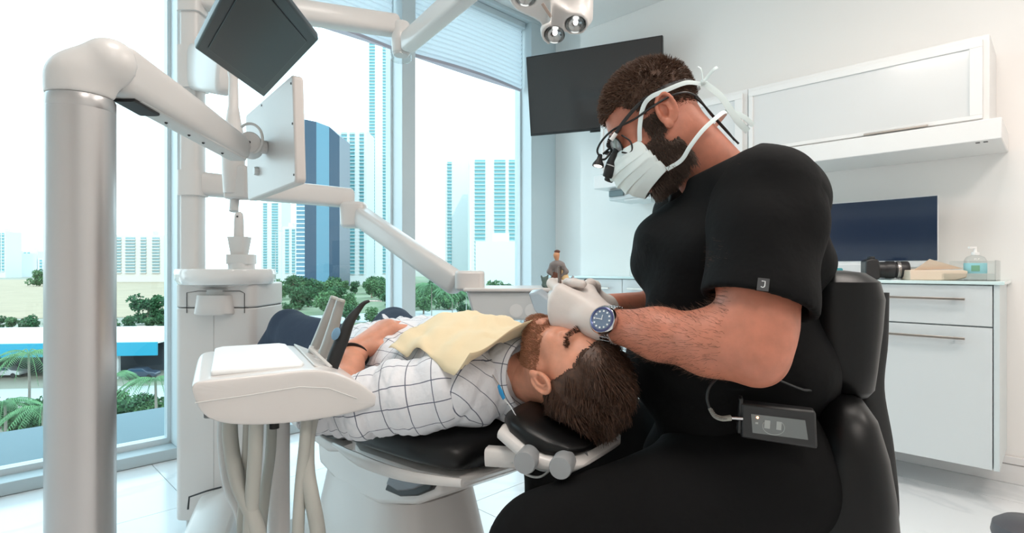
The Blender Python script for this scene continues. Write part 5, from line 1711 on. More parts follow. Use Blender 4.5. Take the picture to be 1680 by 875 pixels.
# trousers
tr = SDF((-1.2, 1.25, .30), (-.2, 2.45, .92), .008)
tr.ell(CH(.60, 0, .695), (.15, .175, .085), RC, k=0)
for hp_, kn_, an_ in ((HPn, KNn, ANn), (HPf, KNf, ANf)):
    tr.cone(hp_, kn_, .095, .073, k=.05).cone(kn_, an_, .072, .055, k=.015)
f5 = folds(21, 6, .003, 20, 45)
tr.disp(f5)
V, Q = tr.mesh(1)
sdf_obj('trousers', [(V, Q)], m_navy, pt)
for an_ in (ANn, ANf):
    e_ = SDF(tuple(an_ - Vector((.32, .2, .14))), tuple(an_ + Vector((.12, .32, .26))), .008)
    fd = unit((-.45, .5, .55))
    e_.cone(an_, an_ - Vector((.03, -.03, .02)), .05, .04, k=0).cone(an_ + Vector((-.05, .05, -.03)), an_ + Vector((-.05, .05, -.03)) + fd * .17, .042, .036, k=.03)
    V, Q = e_.mesh(1)
    sdf_obj('shoe', [(V, Q)], mat('brown_shoe', (60, 46, 38), .4), pt)
# collar: folded band round the neck
cax = unit(PH @ Vector((0, -.03, -.06)) - CH(.03, 0, .735))
cu = unit(NA - cax * NA.dot(cax)); cv = cax.cross(cu)
cc = CH(-.004, 0, .742)
def ring_band(c0, r0, c1, r1, n=48, a0=0.0, a1=2 * math.pi, bulge=0.0):
    vs, fs = [], []
    m = 5
    for j in range(m + 1):
        t = j / m
        for i in range(n + 1):
            a = a0 + (a1 - a0) * i / n
            r = r0 + (r1 - r0) * t + bulge * math.sin(math.pi * t)
            vs.append(c0.lerp(c1, t) + (cu * math.cos(a) + cv * math.sin(a)) * r)
    w = n + 1
    fs = [(j * w + i, j * w + i + 1, (j + 1) * w + i + 1, (j + 1) * w + i) for j in range(m) for i in range(n)]
    return vs, fs, (m + 1, n + 1)
vs, fs, dims = ring_band(cc - cax * .022, .090, cc + cax * .026, .073, bulge=.002)
me = MB().add(vs, fs).mesh('collar')
a = me.attributes.new('chk', 'FLOAT_VECTOR', 'POINT')
a.data.foreach_set('vector', np.array([(j * .011 + .008, i * .011, 0) for j in range(dims[0]) for i in range(dims[1])], np.float32).ravel())
co_ = finish('collar', me, m_chk, pt); co_.modifiers.new('thick', 'SOLIDIFY').thickness = .004
# bracelet on the near wrist
wx = unit(WR - EL); w1 = unit(wx.cross(Vector((0, 0, 1)))); w2 = wx.cross(w1)
bc_ = EL.lerp(WR, .93)
MB().tube([bc_ + (w1 * math.cos(t_) + w2 * math.sin(t_)) * .032 for t_ in np.linspace(0, 2 * math.pi, 29)], .0024, 8, ry=.0055, up=wx).build('bracelet', mat('bracelet_black', (34, 30, 29), .6), pt)

# hair
def hair_keep_patient(c):
    x, y, z = c[:, 0], c[:, 1], c[:, 2]
    line = np.where(y > .035, .062 + .15 * (y - .06), np.where(y > -.005, .012 + (y + .005) * 1.15, np.where(y > -.04, -.02 + (y + .005) * 1.2, -.06)))
    return z > line
cap = SDF((-.13, -.17, -.12), (.13, .14, .19), .004)
cap.ell((0, -.014, .048), (.085, .104, .099), k=0)
cap.disp(folds(31, 8, .0013, 60, 140))
V, Q = cap.mesh(0)
km = hair_keep_patient(V[Q].mean(1) - np.array((0, 0, .012)))
sdf_obj('hair_cap', [(xf(V, PH), Q[km])], m_phair, pt)
pr, nr_ = sample_surface(V, Q, 15000, lambda c, n: hair_keep_patient(c).astype(float))
grav = np.array(PH.to_3x3().inverted() @ Vector((0, 0, -1)))
flow = np.array((0, -.55, .55))
S_ = 5
paths = np.zeros((len(pr), S_, 3))
L_ = rng.uniform(.015, .038, len(pr))
clump = np.sin(pr @ (rng.normal(size=(3, 3)) * 70)) * .5
paths[:, 0] = pr - nr_ * .006
fl_ = flow - nr_ * (nr_ @ flow)[:, None]
dirv = nr_ * .34 + fl_ * .8 + clump * .8 + rng.normal(size=pr.shape) * .14
dirv /= np.linalg.norm(dirv, axis=1)[:, None]
for i in range(1, S_):
    dirv = dirv + grav * .14 + fl_ * .12
    inw = np.minimum((dirv * nr_).sum(1) - .12, 0)
    dirv = dirv - nr_ * inw[:, None]
    dirv /= np.linalg.norm(dirv, axis=1)[:, None]
    paths[:, i] = paths[:, i - 1] + dirv * (L_ / (S_ - 1))[:, None]
strands_obj('hair', xf(paths.reshape(-1, 3), PH).reshape(paths.shape), .0011, .0003, m_phair, pt)
# stubble beard and brows
m_stub = mat('patient_stubble', (150, 98, 66), .6)
def keep_beard_p(c, n):
    x, y, z = c[:, 0], c[:, 1], c[:, 2]
    k = (z < -.03) & (z > -.125) & (y > .0) & ((np.abs(x) > .028) | (z < -.083) | ((z > -.062) & (z < -.046))) & ~((np.abs(x) < .058) & (z > -.05) & (np.abs(x) > .03))
    return k.astype(float) * (np.abs(x) < .075)
pr, nr_ = sample_surface(Vp, Qp, 4200, keep_beard_p)
paths = np.stack([pr - nr_ * .001, pr + nr_ * .003 + np.array((0, .001, -.003)), pr + nr_ * .005 + np.array((0, .001, -.007))], 1)
paths += rng.normal(size=paths.shape) * .0008
strands_obj('stubble', xf(paths.reshape(-1, 3), PH).reshape(paths.shape), .0005, .0002, m_stub, pt)
def keep_brow(c, n):
    x, y, z = c[:, 0], c[:, 1], c[:, 2]
    return ((np.abs(np.abs(x) - .032) < .021) & (np.abs(z - .027) < .005) & (y > .05)).astype(float)
pr, nr_ = sample_surface(Vp, Qp, 650, keep_brow)
paths = np.stack([pr - nr_ * .001, pr + nr_ * .002 + np.sign(pr[:, :1]) * np.array((.003, 0, .001)), pr + nr_ * .002 + np.sign(pr[:, :1]) * np.array((.008, -.002, .0))], 1)
strands_obj('eyebrows', xf(paths.reshape(-1, 3), PH).reshape(paths.shape), .00032, .00015, m_phair, pt)

# ------------------------------------------------------------------ bib with its clip, draped over the chest
def drape(s, w, lift):
    q = CH(s, w, 0)
    zs_ = []
    for ds_, dw_ in ((0, 0), (.018, 0), (-.018, 0), (0, .018), (0, -.018)):
        r_ = q + DA * ds_ + NA * dw_
        hit = BV.ray_cast(Vector((r_.x, r_.y, 1.2)), Vector((0, 0, -1)))
        if hit[0] is not None: zs_.append(hit[0].z)
    return max(zs_) + lift if zs_ else None
bib = thing('paper_bib', 'cream paper bib spread over the chest of the patient', 'bib', CH(.12, 0, .84))
n1, n2 = 44, 36
vs = []
for i in range(n1 + 1):
    for j in range(n2 + 1):
        u_, v_ = i / n1, j / n2
        w = -.185 + .36 * u_
        s = -.03 + .29 * v_ + .02 * math.cos(u_ * 6.3)
        # the sheet is set askew: near side pulled towards the head
        s += (u_ - .5) * .10
        z = drape(max(s, .02), w, .006)
        z2 = z if z is not None else .70
        if s < .02:
            z2 = max(z2, .80 + (.02 - s) * .9 - abs(w) * .35)
        z2 += .003 + .003 * math.sin(w * 45 + s * 20) + .002 * math.sin(s * 60)
        q = CH(s, w, 0)
        vs.append(Vector((q.x, q.y, z2)))
fs = [(i * (n2 + 1) + j, (i + 1) * (n2 + 1) + j, (i + 1) * (n2 + 1) + j + 1, i * (n2 + 1) + j + 1) for i in range(n1) for j in range(n2)]
bo = MB().add(vs, fs).build('sheet', mat('bib_cream', (226, 207, 172), .8, bump=(45, .25, .003)), bib, angle=180)
bo.modifiers.new('thick', 'SOLIDIFY').thickness = .0012
cp_ = thing('bib_clip', 'metal chain clip with blue end holding the near corner of the bib', 'clip', P(818, 632, 1.0))
p_a, p_b, p_c = P(808, 617, 1.03), P(818, 634, 1.0), P(827, 655, .985)
MB().tube([p_a, p_b], [.003, .004], 8, ry=[.001, .0015]).build('jaw', m_shiny, cp_)
MB().tube([p_b, P(822, 644, .99), p_c], [.0045, .0065, .005], 10, ry=[.002, .003, .002]).build('blue_end', mat('clip_blue', (20, 132, 186), .35), cp_)
MB().tube(spline([p_c, P(838, 668, .985), P(850, 690, .99)], 5), .0012, 6).build('chain', m_shiny, cp_)
# ------------------------------------------------------------------ the dentist
dt = thing('person', 'dentist in black scrubs, white face mask and magnifying glasses leaning over the patient', 'person', (.5, 1.07, .48))
m_dskin = skin('dentist_skin', (194, 123, 98))
m_scrub = mat('black_scrubs', (9, 9, 10), .85, bump=(22, .35, .008), bump2=(1200, .15, .0004), spec=.18)
m_dhair = mat('dentist_hair', (88, 64, 50), .55, var=(150, .35), spec=.35)
m_beard = mat('dentist_beard', (96, 78, 68), .6, var=(300, .4))
m_glove = mat('white_glove', (214, 203, 197), .42, sss=.05, bump=(120, .18, .0015))
m_mask = mat('mask_cloth', (226, 238, 238), .85, bump=(700, .08, .0004))

DHO = Vector((.279, 1.079, 1.240))
th_ = math.radians(35)
dy = Vector((-math.cos(th_) * .975, math.cos(th_) * .222, -math.sin(th_)))
dx = unit((.222, .975, 0))
dz = dx.cross(dy).normalized()
DH = MX(DHO, dx, dy, dz) @ Matrix.Diagonal((.89, .89, .89, 1))
NB = Vector((.415, 1.092, 1.125))
nk_l = DH.inverted() @ NB
dhs = head_sdf(nk_l, neck_r=(.066, .076), ear=1.12)
Vd, Qd = dhs.mesh(1)

Sn, En = Vector((.430, .925, 1.085)), P(1236, 577, .835)
Wn = P(993, 532, 1.0)
Sf, Ef, Wf = Vector((.415, 1.265, 1.09)), Vector((.40, 1.36, .85)), Vector((.185, 1.17, .875))
# body under the clothes
bd = SDF((-.12, .72, .02), (.72, 1.50, 1.26), .011)
bd.ell((.435, 1.085, .985), (.15, .165, .14), k=0).ell((.46, 1.075, .78), (.16, .15, .15), k=.05).ell((.5, 1.07, .6), (.15, .165, .11), k=.05)
bd.cone(NB, (.43, 1.09, 1.0), .058, .1, k=.04)
bd.cone(Sn, Sf, .06, .06, k=.04).cone(Sn, En, .055, .045, k=.03).cone(Sf, Ef, .055, .045, k=.03)
HIn, KNn_, ANn_ = Vector((.45, .965, .585)), Vector((.045, .895, .506)), Vector((.07, .93, .09))
HIf, KNf_, ANf_ = Vector((.45, 1.17, .585)), Vector((.09, 1.34, .52)), Vector((.12, 1.36, .09))
for hp_, kn_, an_ in ((HIn, KNn_, ANn_), (HIf, KNf_, ANf_)):
    bd.cone(hp_, kn_, .075, .055, k=.03).cone(kn_, an_, .05, .036, k=.01)
Vb, Qb = bd.mesh(1)
# visible arms
am = SDF((.10, .74, .70), (.54, 1.10, 1.14), .0042)
fo = En.lerp(Wn, .26); fm = En.lerp(Wn, .6)
am.cone(Sn, Sn.lerp(En, .5), .066, .0655, k=0).cone(Sn.lerp(En, .5), Sn.lerp(En, .85), .0655, .054, k=.03).cone(Sn.lerp(En, .85), En, .054, .043, k=.03)
am.cone(En, fo, .043, .0475, k=.035).cone(fo, fm, .0475, .039, k=.03).cone(fm, Wn, .041, .0285, k=.03)
am.ell(En + Vector((.012, -.0, -.022)), (.022, .02, .02), k=.03)
Va, Qa = am.mesh(2)
af = SDF((.10, 1.08, .78), (.52, 1.46, 1.0), .006)
af.cone(Ef, Ef.lerp(Wf, .3), .044, .048, k=0).cone(Ef.lerp(Wf, .3), Wf, .048, .029, k=.02)
Vf, Qf = af.mesh(1)
sdf_obj('body', [(Vb, Qb), (Va, Qa), (Vf, Qf), (xf(Vd, DH), Qd)], m_dskin, dt)

# fine hair on the near forearm
def keep_arm(c, n):
    t = (c - np.array(En)) @ np.array(Wn - En) / (Wn - En).length_squared
    return ((t > .12) & (t < .92)).astype(float)
pr, nr_ = sample_surface(Va, Qa, 2600, keep_arm)
fd_ = np.array(unit(Wn - En)); dv = nr_ * .6 + fd_ * .7 + rng.normal(size=pr.shape) * .3
ln_ = rng.uniform(.004, .011, (len(pr), 1))
paths = np.stack([pr - nr_ * .0005, pr + dv * ln_ * .5, pr + (dv + fd_ * .3) * ln_], 1)
strands_obj('arm_hair', paths, .00022, .0001, m_dhair, dt)
# scrub top
ct = SDF((.18, .78, .50), (.70, 1.44, 1.26), .0055)
ct.ell((.425, 1.085, .985), (.175, .185, .165), k=0)
ct.ell((.462, 1.09, 1.07), (.122, .195, .105), k=.05)
for q in (-1, 1):
    ct.cone((.425, 1.09 + q * .04, 1.14), (.445, 1.09 + q * .13, 1.105), .052, .060, k=.04)
ct.cone((.445, .95, 1.075), (.425, 1.245, 1.082), .082, .082, k=.05)
ct.ell((.425, 1.075, .79), (.19, .175, .175), k=.07).ell((.475, 1.07, .62), (.21, .19, .13), k=.06)
f6 = folds(41, 7, .0042, 18, 50); f7 = folds(42, 4, .0045, 30, 60, (.3, 0, 1))
ct.disp(lambda x, y, z: f6(x, y, z) + f7(x, y, z))
cpt = (.484, 1.09, 1.203)
ct.plane(cpt, (-.44, 0, .90), (.18, .78, 1.06), (.70, 1.44, 1.26))
ct.cone(NB + Vector((-.03, 0, -.02)), NB + Vector((-.10, 0, .08)), .062, .075, k=.006, op='s')
V, Q = ct.mesh(1)
top_o = sdf_obj('scrub_top', [(V, Q)], m_scrub, dt)
BVd = BVHTree.FromPolygons([tuple(p) for p in V], [tuple(q) for q in Q])
# sleeves
aax = (En - Sn).normalized()
hem = Sn.lerp(En, .585)
for nm, S0, E0, r0, r1, cutn in (('near', Sn, En, .094, .083, Vector((-.32, -.2, -.92))), ('far', Sf, Ef, .088, .082, None)):
    sv_ = SDF(tuple(S0.lerp(E0, .4) - Vector((.2, .2, .22))), tuple(S0.lerp(E0, .4) + Vector((.2, .2, .24))), .0048)
    e1 = S0.lerp(E0, .88)
    sv_.cone(S0 + Vector((.004, .01, -.012)), e1, r0, r1, k=0)
    f8 = folds(51, 5, .0018, 25, 60, tuple(aax))
    sv_.disp(f8)
    hm = S0.lerp(E0, .725 if cutn else .585)
    sv_.plane(hm, cutn if cutn else (E0 - S0))
    sv_.cone(S0.lerp(E0, .58), S0.lerp(E0, 1.1), r1 * .84, r1 * .92, k=.004, op='s')
    V, Q = sv_.mesh(1)
    so_ = sdf_obj('sleeve', [(V, Q)], m_scrub, dt)
    if nm == 'near':
        BVs = BVHTree.FromPolygons([tuple(p) for p in V], [tuple(q) for q in Q])
# trousers
tr = SDF((-.16, .70, .02), (.74, 1.56, .76), .009)
tr.ell((.46, 1.07, .60), (.17, .20, .125), k=0)
for hp_, kn_, an_ in ((HIn, KNn_, ANn_), (HIf, KNf_, ANf_)):
    tr.cone(hp_, kn_, .112, .080, k=.06).cone(kn_, an_, .078, .062, k=.02)
tr.disp(folds(61, 6, .003, 16, 40))
V, Q = tr.mesh(1)
sdf_obj('trousers', [(V, Q)], m_scrub, dt)
for an_ in (ANn_, ANf_):
    e_ = SDF(tuple(an_ - Vector((.26, .1, .1))), tuple(an_ + Vector((.12, .1, .12))), .008)
    e_.cone(an_ + Vector((.02, 0, -.02)), an_ + Vector((-.15, 0, -.045)), .045, .036, k=.02)
    e_.plane(an_ - Vector((0, 0, .088)), (0, 0, -1))
    V, Q = e_.mesh(1)
    sdf_obj('shoe', [(V, Q)], m_black, dt)
# neckline trim
# sleeve tag with the letter J
tp = P(1252, 468, .8)
hit = BVs.ray_cast(Vector((0, 0, EYE)), (tp - Vector((0, 0, EYE))).normalized())
tpos, tn = (hit[0], hit[1]) if hit[0] is not None else (tp, Vector((0, -1, 0)))
TG = look(tpos + tn * .001, tn, up=Vector((.12, 0, 1)))
tgo = MB(TG).box((-.0078, -.0095, 0), (.0078, .0095, .0018)).build('sleeve_tag', mat('tag_grey', (62, 62, 64), .6), dt)
jl = [Vector((-.0025, .0048, .0022)), Vector((.0022, .0048, .0022)), Vector((.0022, -.002, .0022)), Vector((.0012, -.0042, .0022)), Vector((-.0008, -.0048, .0022)), Vector((-.0027, -.0036, .0022))]
MB(TG).tube(jl, .0007, 6).build('letter_j', mat('tag_white', (232, 232, 232), .6), tgo)

# hair
cap = SDF((-.12, -.16, -.12), (.12, .14, .18), .004)
cap.ell((0, -.017, .047), (.081, .103, .090), k=0)
def keep_hair_d(c):
    x, y, z = c[:, 0], c[:, 1], c[:, 2]
    line = np.where(y > .045, .070 + .1 * (y - .06), np.where(y > .012, .018 + (y - .012) * 1.55, np.where(y > -.03, .024 + (y - .012) * .35, -.058 + (y + .10) * .35)))
    return z > line
V, Q = cap.mesh(0)
km = keep_hair_d(V[Q].mean(1))
sdf_obj('hair_cap', [(xf(V, DH), Q[km])], m_dhair, dt)
pr, nr_ = sample_surface(V, Q, 9000, lambda c, n: keep_hair_d(c).astype(float))
hl = (.008 + .006 * np.clip((pr[:, 2] - .03) / .07, 0, 1)) * rng.uniform(.7, 1.2, len(pr))
tz = np.clip((pr[:, 2] - .02) / .10, 0, 1)
fl_ = np.stack([np.zeros(len(pr)), -.2 + .6 * tz, -.65 + .7 * tz], 1)
dv = nr_ * .6 + fl_ + rng.normal(size=pr.shape) * .15
dv /= np.linalg.norm(dv, axis=1)[:, None]
dv2 = dv + fl_ * .4; dv2 /= np.linalg.norm(dv2, axis=1)[:, None]
paths = np.stack([pr - nr_ * .005, pr + dv * (hl * .45)[:, None], pr + dv * (hl * .45)[:, None] + dv2 * (hl * .5)[:, None]], 1)
strands_obj('hair', xf(paths.reshape(-1, 3), DH).reshape(paths.shape), .0009, .0003, m_dhair, dt)
# beard
def keep_beard(c, n):
    x, y, z = c[:, 0], c[:, 1], c[:, 2]
    side = (np.abs(x) > .045) & (y < .05 - np.clip(-z - .05, 0, .1) * .35) & (y > -.006 - np.clip(-.03 - z, 0, .06) * .25) & (z < .012) & (z > -.115) & (np.abs(x) < .074) & ~((y > .03) & (z > -.032))
    chin = (z < -.102) & (y > .0) & (y < .085) & (z > -.122)
    return (side | chin).astype(float)
pr, nr_ = sample_surface(Vd, Qd, 9000, keep_beard)
bl = np.where(pr[:, 2] < -.08, .022, .012) * rng.uniform(.7, 1.2, len(pr))
dv = nr_ * .7 + np.array((0, .15, -.75)) + rng.normal(size=pr.shape) * .25
dv /= np.linalg.norm(dv, axis=1)[:, None]
paths = np.stack([pr - nr_ * .002, pr + dv * (bl * .5)[:, None], pr + dv * (bl * .5)[:, None] + (dv + np.array((0, 0, -.3))) * (bl * .5)[:, None]], 1)
strands_obj('beard', xf(paths.reshape(-1, 3), DH).reshape(paths.shape), .0008, .0003, m_beard, dt)
pr, nr_ = sample_surface(Vd, Qd, 350, keep_brow)
paths = np.stack([pr - nr_ * .001, pr + nr_ * .002 + np.sign(pr[:, :1]) * np.array((.003, 0, .001)), pr + nr_ * .002 + np.sign(pr[:, :1]) * np.array((.008, -.002, .0))], 1)
strands_obj('eyebrows', xf(paths.reshape(-1, 3), DH).reshape(paths.shape), .0006, .0002, m_dhair, dt)

# ---- face mask (worn): pleated sheet wrapped round nose and chin
nu, nv = 40, 72
vs = []
for j in range(nv + 1):
    v = j / nv                                     # 0 top edge, 1 bottom edge
    # mid line profile in (y, z)
    my = np.interp(v, [0, .12, .3, .55, .8, 1], [.108, .132, .140, .138, .126, .108])
    mz = np.interp(v, [0, .12, .3, .55, .8, 1], [-.004, -.018, -.038, -.068, -.100, -.122])
    # side edge in (y, z); the edge slants from the cheek to the jaw
    sy = np.interp(v, [0, .5, 1], [.052, .046, .040])
    szz = np.interp(v, [0, .3, .6, 1], [-.020, -.044, -.070, -.104])
    sx = np.interp(v, [0, .5, 1], [.0695, .0725, .064])
    pl = .0
    for pc_ in (.36, .54, .72):                     # three pleats, each a small step
        if pc_ - .15 < v <= pc_: pl += .0065 * (v - pc_ + .15) / .15
    for i in range(nu + 1):
        u_ = -1 + 2 * i / nu
        a = abs(u_)
        e = math.sin(a * math.pi / 2)
        x = math.copysign(sx * e, u_)
        k_ = math.cos(a * math.pi / 2) ** .85 if a < 1 else 0
        y = sy + (my - sy) * k_ + pl * (1 - a * .55)
        z = szz + (mz - szz) * (1 - a ** 1.4)
        vs.append(DH @ Vector((x, y, z)))
fs = [(j * (nu + 1) + i, j * (nu + 1) + i + 1, (j + 1) * (nu + 1) + i + 1, (j + 1) * (nu + 1) + i) for j in range(nv) for i in range(nu)]
mk = thing('face_mask', 'white pleated face mask tied behind the head of the dentist', 'mask', DH @ Vector((0, .12, -.06)))
mo = MB().add(vs, fs).build('mask_sheet', m_mask, mk, angle=28)
mo.modifiers.new('thick', 'SOLIDIFY').thickness = .0015
def H(x, y, z): return DH @ Vector((x, y, z))
def ribbon(pts, w, nm, up, mt=m_mask, par=mk, th=.0007):
    return MB().tube(spline(pts, 6), w, 8, ry=th, up=up).build(nm, mt, par)
for q in (-1, 1):
    zup = DH.to_3x3() @ Vector((0, .6, .8))
    ribbon([H(q * .0695, .053, -.022), H(q * .0775, .036, .002), H(q * .0855, .010, .028), H(q * .0935, -.012, .034), H(q * .0905, -.042, .028), H(q * .068, -.09, .020), H(q * .01, -.128, .010)], .0044, 'upper_tie', zup)
    ribbon([H(q * .064, .042, -.103), H(q * .074, .01, -.106), H(q * .084, -.02, -.094), H(q * .084, -.06, -.082), H(q * .058, -.11, -.074), H(q * .005, -.135, -.07)], .0042, 'lower_tie', DH.to_3x3() @ Vector((0, .2, 1)))
kn = H(-.012, -.132, .010)
for d3 in ((.02, -.02, .022), (-.014, -.012, .026)):
    ribbon([kn, kn + Vector(d3) * .6 + Vector((0, -.006, .004)), kn + Vector(d3)], .0035, 'bow_loop', (0, 0, 1))
MB().ico(kn, .006, 2).build('knot', m_mask, mk)
kn2 = H(-.006, -.138, -.07)
MB().ico(kn2, .0055, 2).build('knot', m_mask, mk)
ribbon([kn, kn + Vector((.03, -.01, -.03)), kn + Vector((.06, -.012, -.075)), kn + Vector((.082, -.008, -.095))], .007, 'tie_end', (1, 0, .8))
ribbon([kn2, kn2 + Vector((.025, -.006, -.012)), kn2 + Vector((.045, -.008, -.03))], .0055, 'tie_end', (.6, 0, 1))

# ---- magnifying glasses with lamp
lo_ = thing('magnifying_glasses', 'black magnifying glasses with twin barrels and small headlamp on the face of the dentist', 'glasses', H(0, .11, .01))
m_lens = mat('lens_tinted', (150, 148, 150), .08, coat=1.0)
for q in (-1, 1):
    ln = lo_ if False else None
    MB().tube(spline([H(q * .082, -.03, .034), H(q * .083, .0, .041), H(q * .078, .05, .032), H(q * .068, .092, .019)], 6), [.0032, .0032, .0036, .003], 10, ry=[.0018] * 4).build('temple_arm', m_black, lo_)
    MB().tube([H(q * .070, .082, .022), H(q * .067, .098, .017)], .0042, 10).build('hinge', m_white, lo_)
    rim = [H(q * (.036 + .030 * math.cos(t_)), .108 - .022 * abs(.036 + .030 * math.cos(t_)) / .066, .004 + .021 * math.sin(t_)) for t_ in np.linspace(0, 2 * math.pi, 33)]
    MB().tube(rim, .0016, 8).build('rim', m_black, lo_)
    c_ = H(q * .036, .1, .004)
    MB().add([c_] + rim[:-1], [(0, 1 + i, 1 + (i + 1) % 32) for i in range(32)]).build('lens', m_lens, lo_)
    bs = H(q * .032, .090, .002); bdir = unit(DH.to_3x3() @ Vector((-q * .06, .84, -.55)))
    L_ = look(bs, bdir) @ Matrix.Diagonal((.86, .86, .82, 1))
    MB().lathe([(.001, 0), (.0095, 0), (.0098, .018), (.012, .022), (.0135, .045), (.0128, .048), (.0128, .051), (.0132, .053), (.0108, .074), (.0098, .076), (.0085, .0745), (.001, .073)], 24, L_).build('barrel', m_rub, lo_)
    MB().lathe([(.0137, .0465), (.0139, .0472), (.0139, .0485), (.0137, .049)], 24, L_, caps=False).build('barrel_ring', m_silver, lo_)
MB().tube([H(-.008, .112, .010), H(0, .118, .014), H(.008, .112, .010)], .003, 8).build('bridge', m_black, lo_)
# lamp on a short stalk with its cable
lpz = P(982, 268, 1.075)
LD = look(lpz, Vector((-.22, -.1, -.97)))
br = H(-.004, .124, .016)
MB().tube(spline([br, P(1005, 240, 1.085), P(1000, 252, 1.08), P(993, 261, 1.078), P(985, 262, 1.075)], 6), .0022, 8).build('lamp_stalk', m_black, lo_)
MB().ico(P(1000, 238, 1.085), .007, 2).build('lamp_mount', m_black, lo_)
MB().lathe([(.001, -.018), (.004, -.018), (.0055, -.008), (.011, .002), (.0115, .006), (.001, .0055)], 22, LD).build('lamp_housing', m_rub, lo_)
MB().lathe([(.001, .0062), (.008, .0064), (.0085, .0058)], 18, LD).build('lamp_lens', mat('headlamp_lens', (255, 240, 225), .2, emit=((255, 242, 228), 2.5)), lo_)
MB().tube(spline([P(984, 258, 1.075), P(980, 246, 1.07), P(990, 228, 1.06), P(1008, 212, 1.05), P(1040, 196, 1.02), P(1075, 172, 1.0), P(1102, 157, .997), P(1125, 152, 1.005), P(1142, 158, 1.03), P(1153, 170, 1.04), P(1165, 186, 1.05), P(1182, 205, 1.06), P(1198, 222, 1.055), P(1212, 236, 1.05)], 6), .0021, 8).build('lamp_cable', m_black, lo_)
MB().tube(spline([P(1020, 222, 1.045), P(1034, 232, 1.03), P(1037, 246, 1.03), P(1030, 251, 1.035), P(1020, 250, 1.04)], 6), .0016, 8).build('side_loop', m_black, lo_)
MB().tube(spline([H(-.084, -.03, .036), H(-.078, -.06, .032), H(-.05, -.10, .024), H(0, -.118, .02), H(.05, -.10, .024), H(.084, -.03, .036)], 6), .006, 10, ry=.0016, up=DH.to_3x3() @ Vector((0, 0, 1))).build('head_strap', m_black, lo_)
MB().tube(spline([P(1140, 160, 1.02), P(1152, 170, 1.03), P(1172, 192, 1.04), P(1192, 214, 1.045), P(1205, 230, 1.045)], 6), .0022, 8).build('strap_cord', m_black, lo_)

# ---- gloves on both hands
gs = SDF((.00, .90, .76), (.26, 1.20, 1.0), .0024)
gF = unit(Vector((-.074, .044, .028))); gT0 = Vector((.15, -.05, 1)); gT = unit(gT0 - gF * gT0.dot(gF)); gN = unit(gF.cross(gT))
if gN.y > 0: gN = -gN
gW = Wn + gF * .012
tipsL = hand_sdf(gs, gW, gF, gT, gN, [(38, 48, 26), (58, 56, 30), (64, 58, 30), (66, 60, 32)], [(.75, .35, -.6), (.95, .0, -.35), (.9, -.35, -.3)], sc=1.0, fat=1.14)
gs.cone(Wn - gF * .012, Wn + gF * .03, .0345, .031, k=.015)
Vg, Qg = gs.mesh(1)
sdf_obj('glove', [(Vg, Qg)], m_glove, dt)
MB().tube([Wn - gF * .012 + (gT * math.cos(t_) + gN * math.sin(t_)) * .0335 for t_ in np.linspace(0, 2 * math.pi, 33)], .0022, 8).build('glove_cuff', m_glove, dt)
gs = SDF((.0, 1.02, .76), (.26, 1.28, 1.0), .003)
rF = unit(P(930, 492, 1.10) - Wf); rT0 = Vector((.1, 0, 1)); rT = unit(rT0 - rF * rT0.dot(rF)); rN = unit(rF.cross(rT))
if rN.y < 0: rN = -rN
rW = Wf + rF * .01
tipsR = hand_sdf(gs, rW, rF, rT, rN, [(30, 40, 25), (40, 48, 30), (52, 54, 30), (58, 56, 32)], [(.8, .3, -.5), (.95, .0, -.4), (.9, -.3, -.3)], sc=.95, fat=1.12)
gs.cone(Wf - rF * .02, Wf + rF * .03, .034, .031, k=.015)
Vg, Qg = gs.mesh(1)
sdf_obj('glove', [(Vg, Qg)], m_glove, dt)

# ---- wristwatch
wt = thing('wristwatch', 'steel wristwatch with blue dial on the near wrist of the dentist', 'watch', Wn)
wax = unit(Wn - En)
wc = Wn - wax * .016
to_cam = unit(Vector((-.42, -.85, .30)))
wn_ = unit(to_cam - wax * to_cam.dot(wax)); wt_ = wax.cross(wn_)
link = MB()
nl = 26
for i in range(nl):
    a0 = 2 * math.pi * i / nl
    if math.cos(a0) > .80: continue
    M_ = MX(wc + (wn_ * math.cos(a0) + wt_ * math.sin(a0)) * .0345, wax, (wt_ * math.cos(a0) - wn_ * math.sin(a0)), (wn_ * math.cos(a0) + wt_ * math.sin(a0)))
    for k_ in (-1, 0, 1):
        MB(M_).cbox((k_ * .0062, 0, 0), (.0058, .0074, .0028)).build('bracelet_link', m_shiny, wt, bevel=.0006)
WM = look(wc + wn_ * .0335, wn_, up=wax) @ Matrix.Diagonal((1.22, 1.22, 1.1, 1))
MB().lathe([(.001, -.002), (.0195, -.002), (.0212, .001), (.0212, .0065), (.0192, .0092)], 40, WM).build('case', m_shiny, wt)
MB().lathe([(.0190, .0088), (.0182, .0098), (.0158, .0102), (.0150, .0094)], 40, WM, caps=False).build('bezel', mat('bezel_blue', (74, 78, 120), .28, .6, coat=.5), wt)
dial = MB().lathe([(.0152, .0092), (.001, .0093)], 36, WM).build('dial', mat('dial_blue', (104, 120, 142), .3, coat=.4), wt)
for i in range(12):
    a0 = i * math.pi / 6
    MB(WM).cbox((math.cos(a0) * .0122, math.sin(a0) * .0122, .0097), (.0024, .0024, .0006)).build('hour_mark', mat('tag_white', (232, 232, 232), .6), dial)
MB(WM).box((-.0005, -.001, .0099), (.0005, .0095, .0103)).build('hand', mat('tag_white'), dial)
MB(WM).box((-.001, -.0005, .0103), (.0065, .0005, .0107)).build('hand', mat('tag_white'), dial)

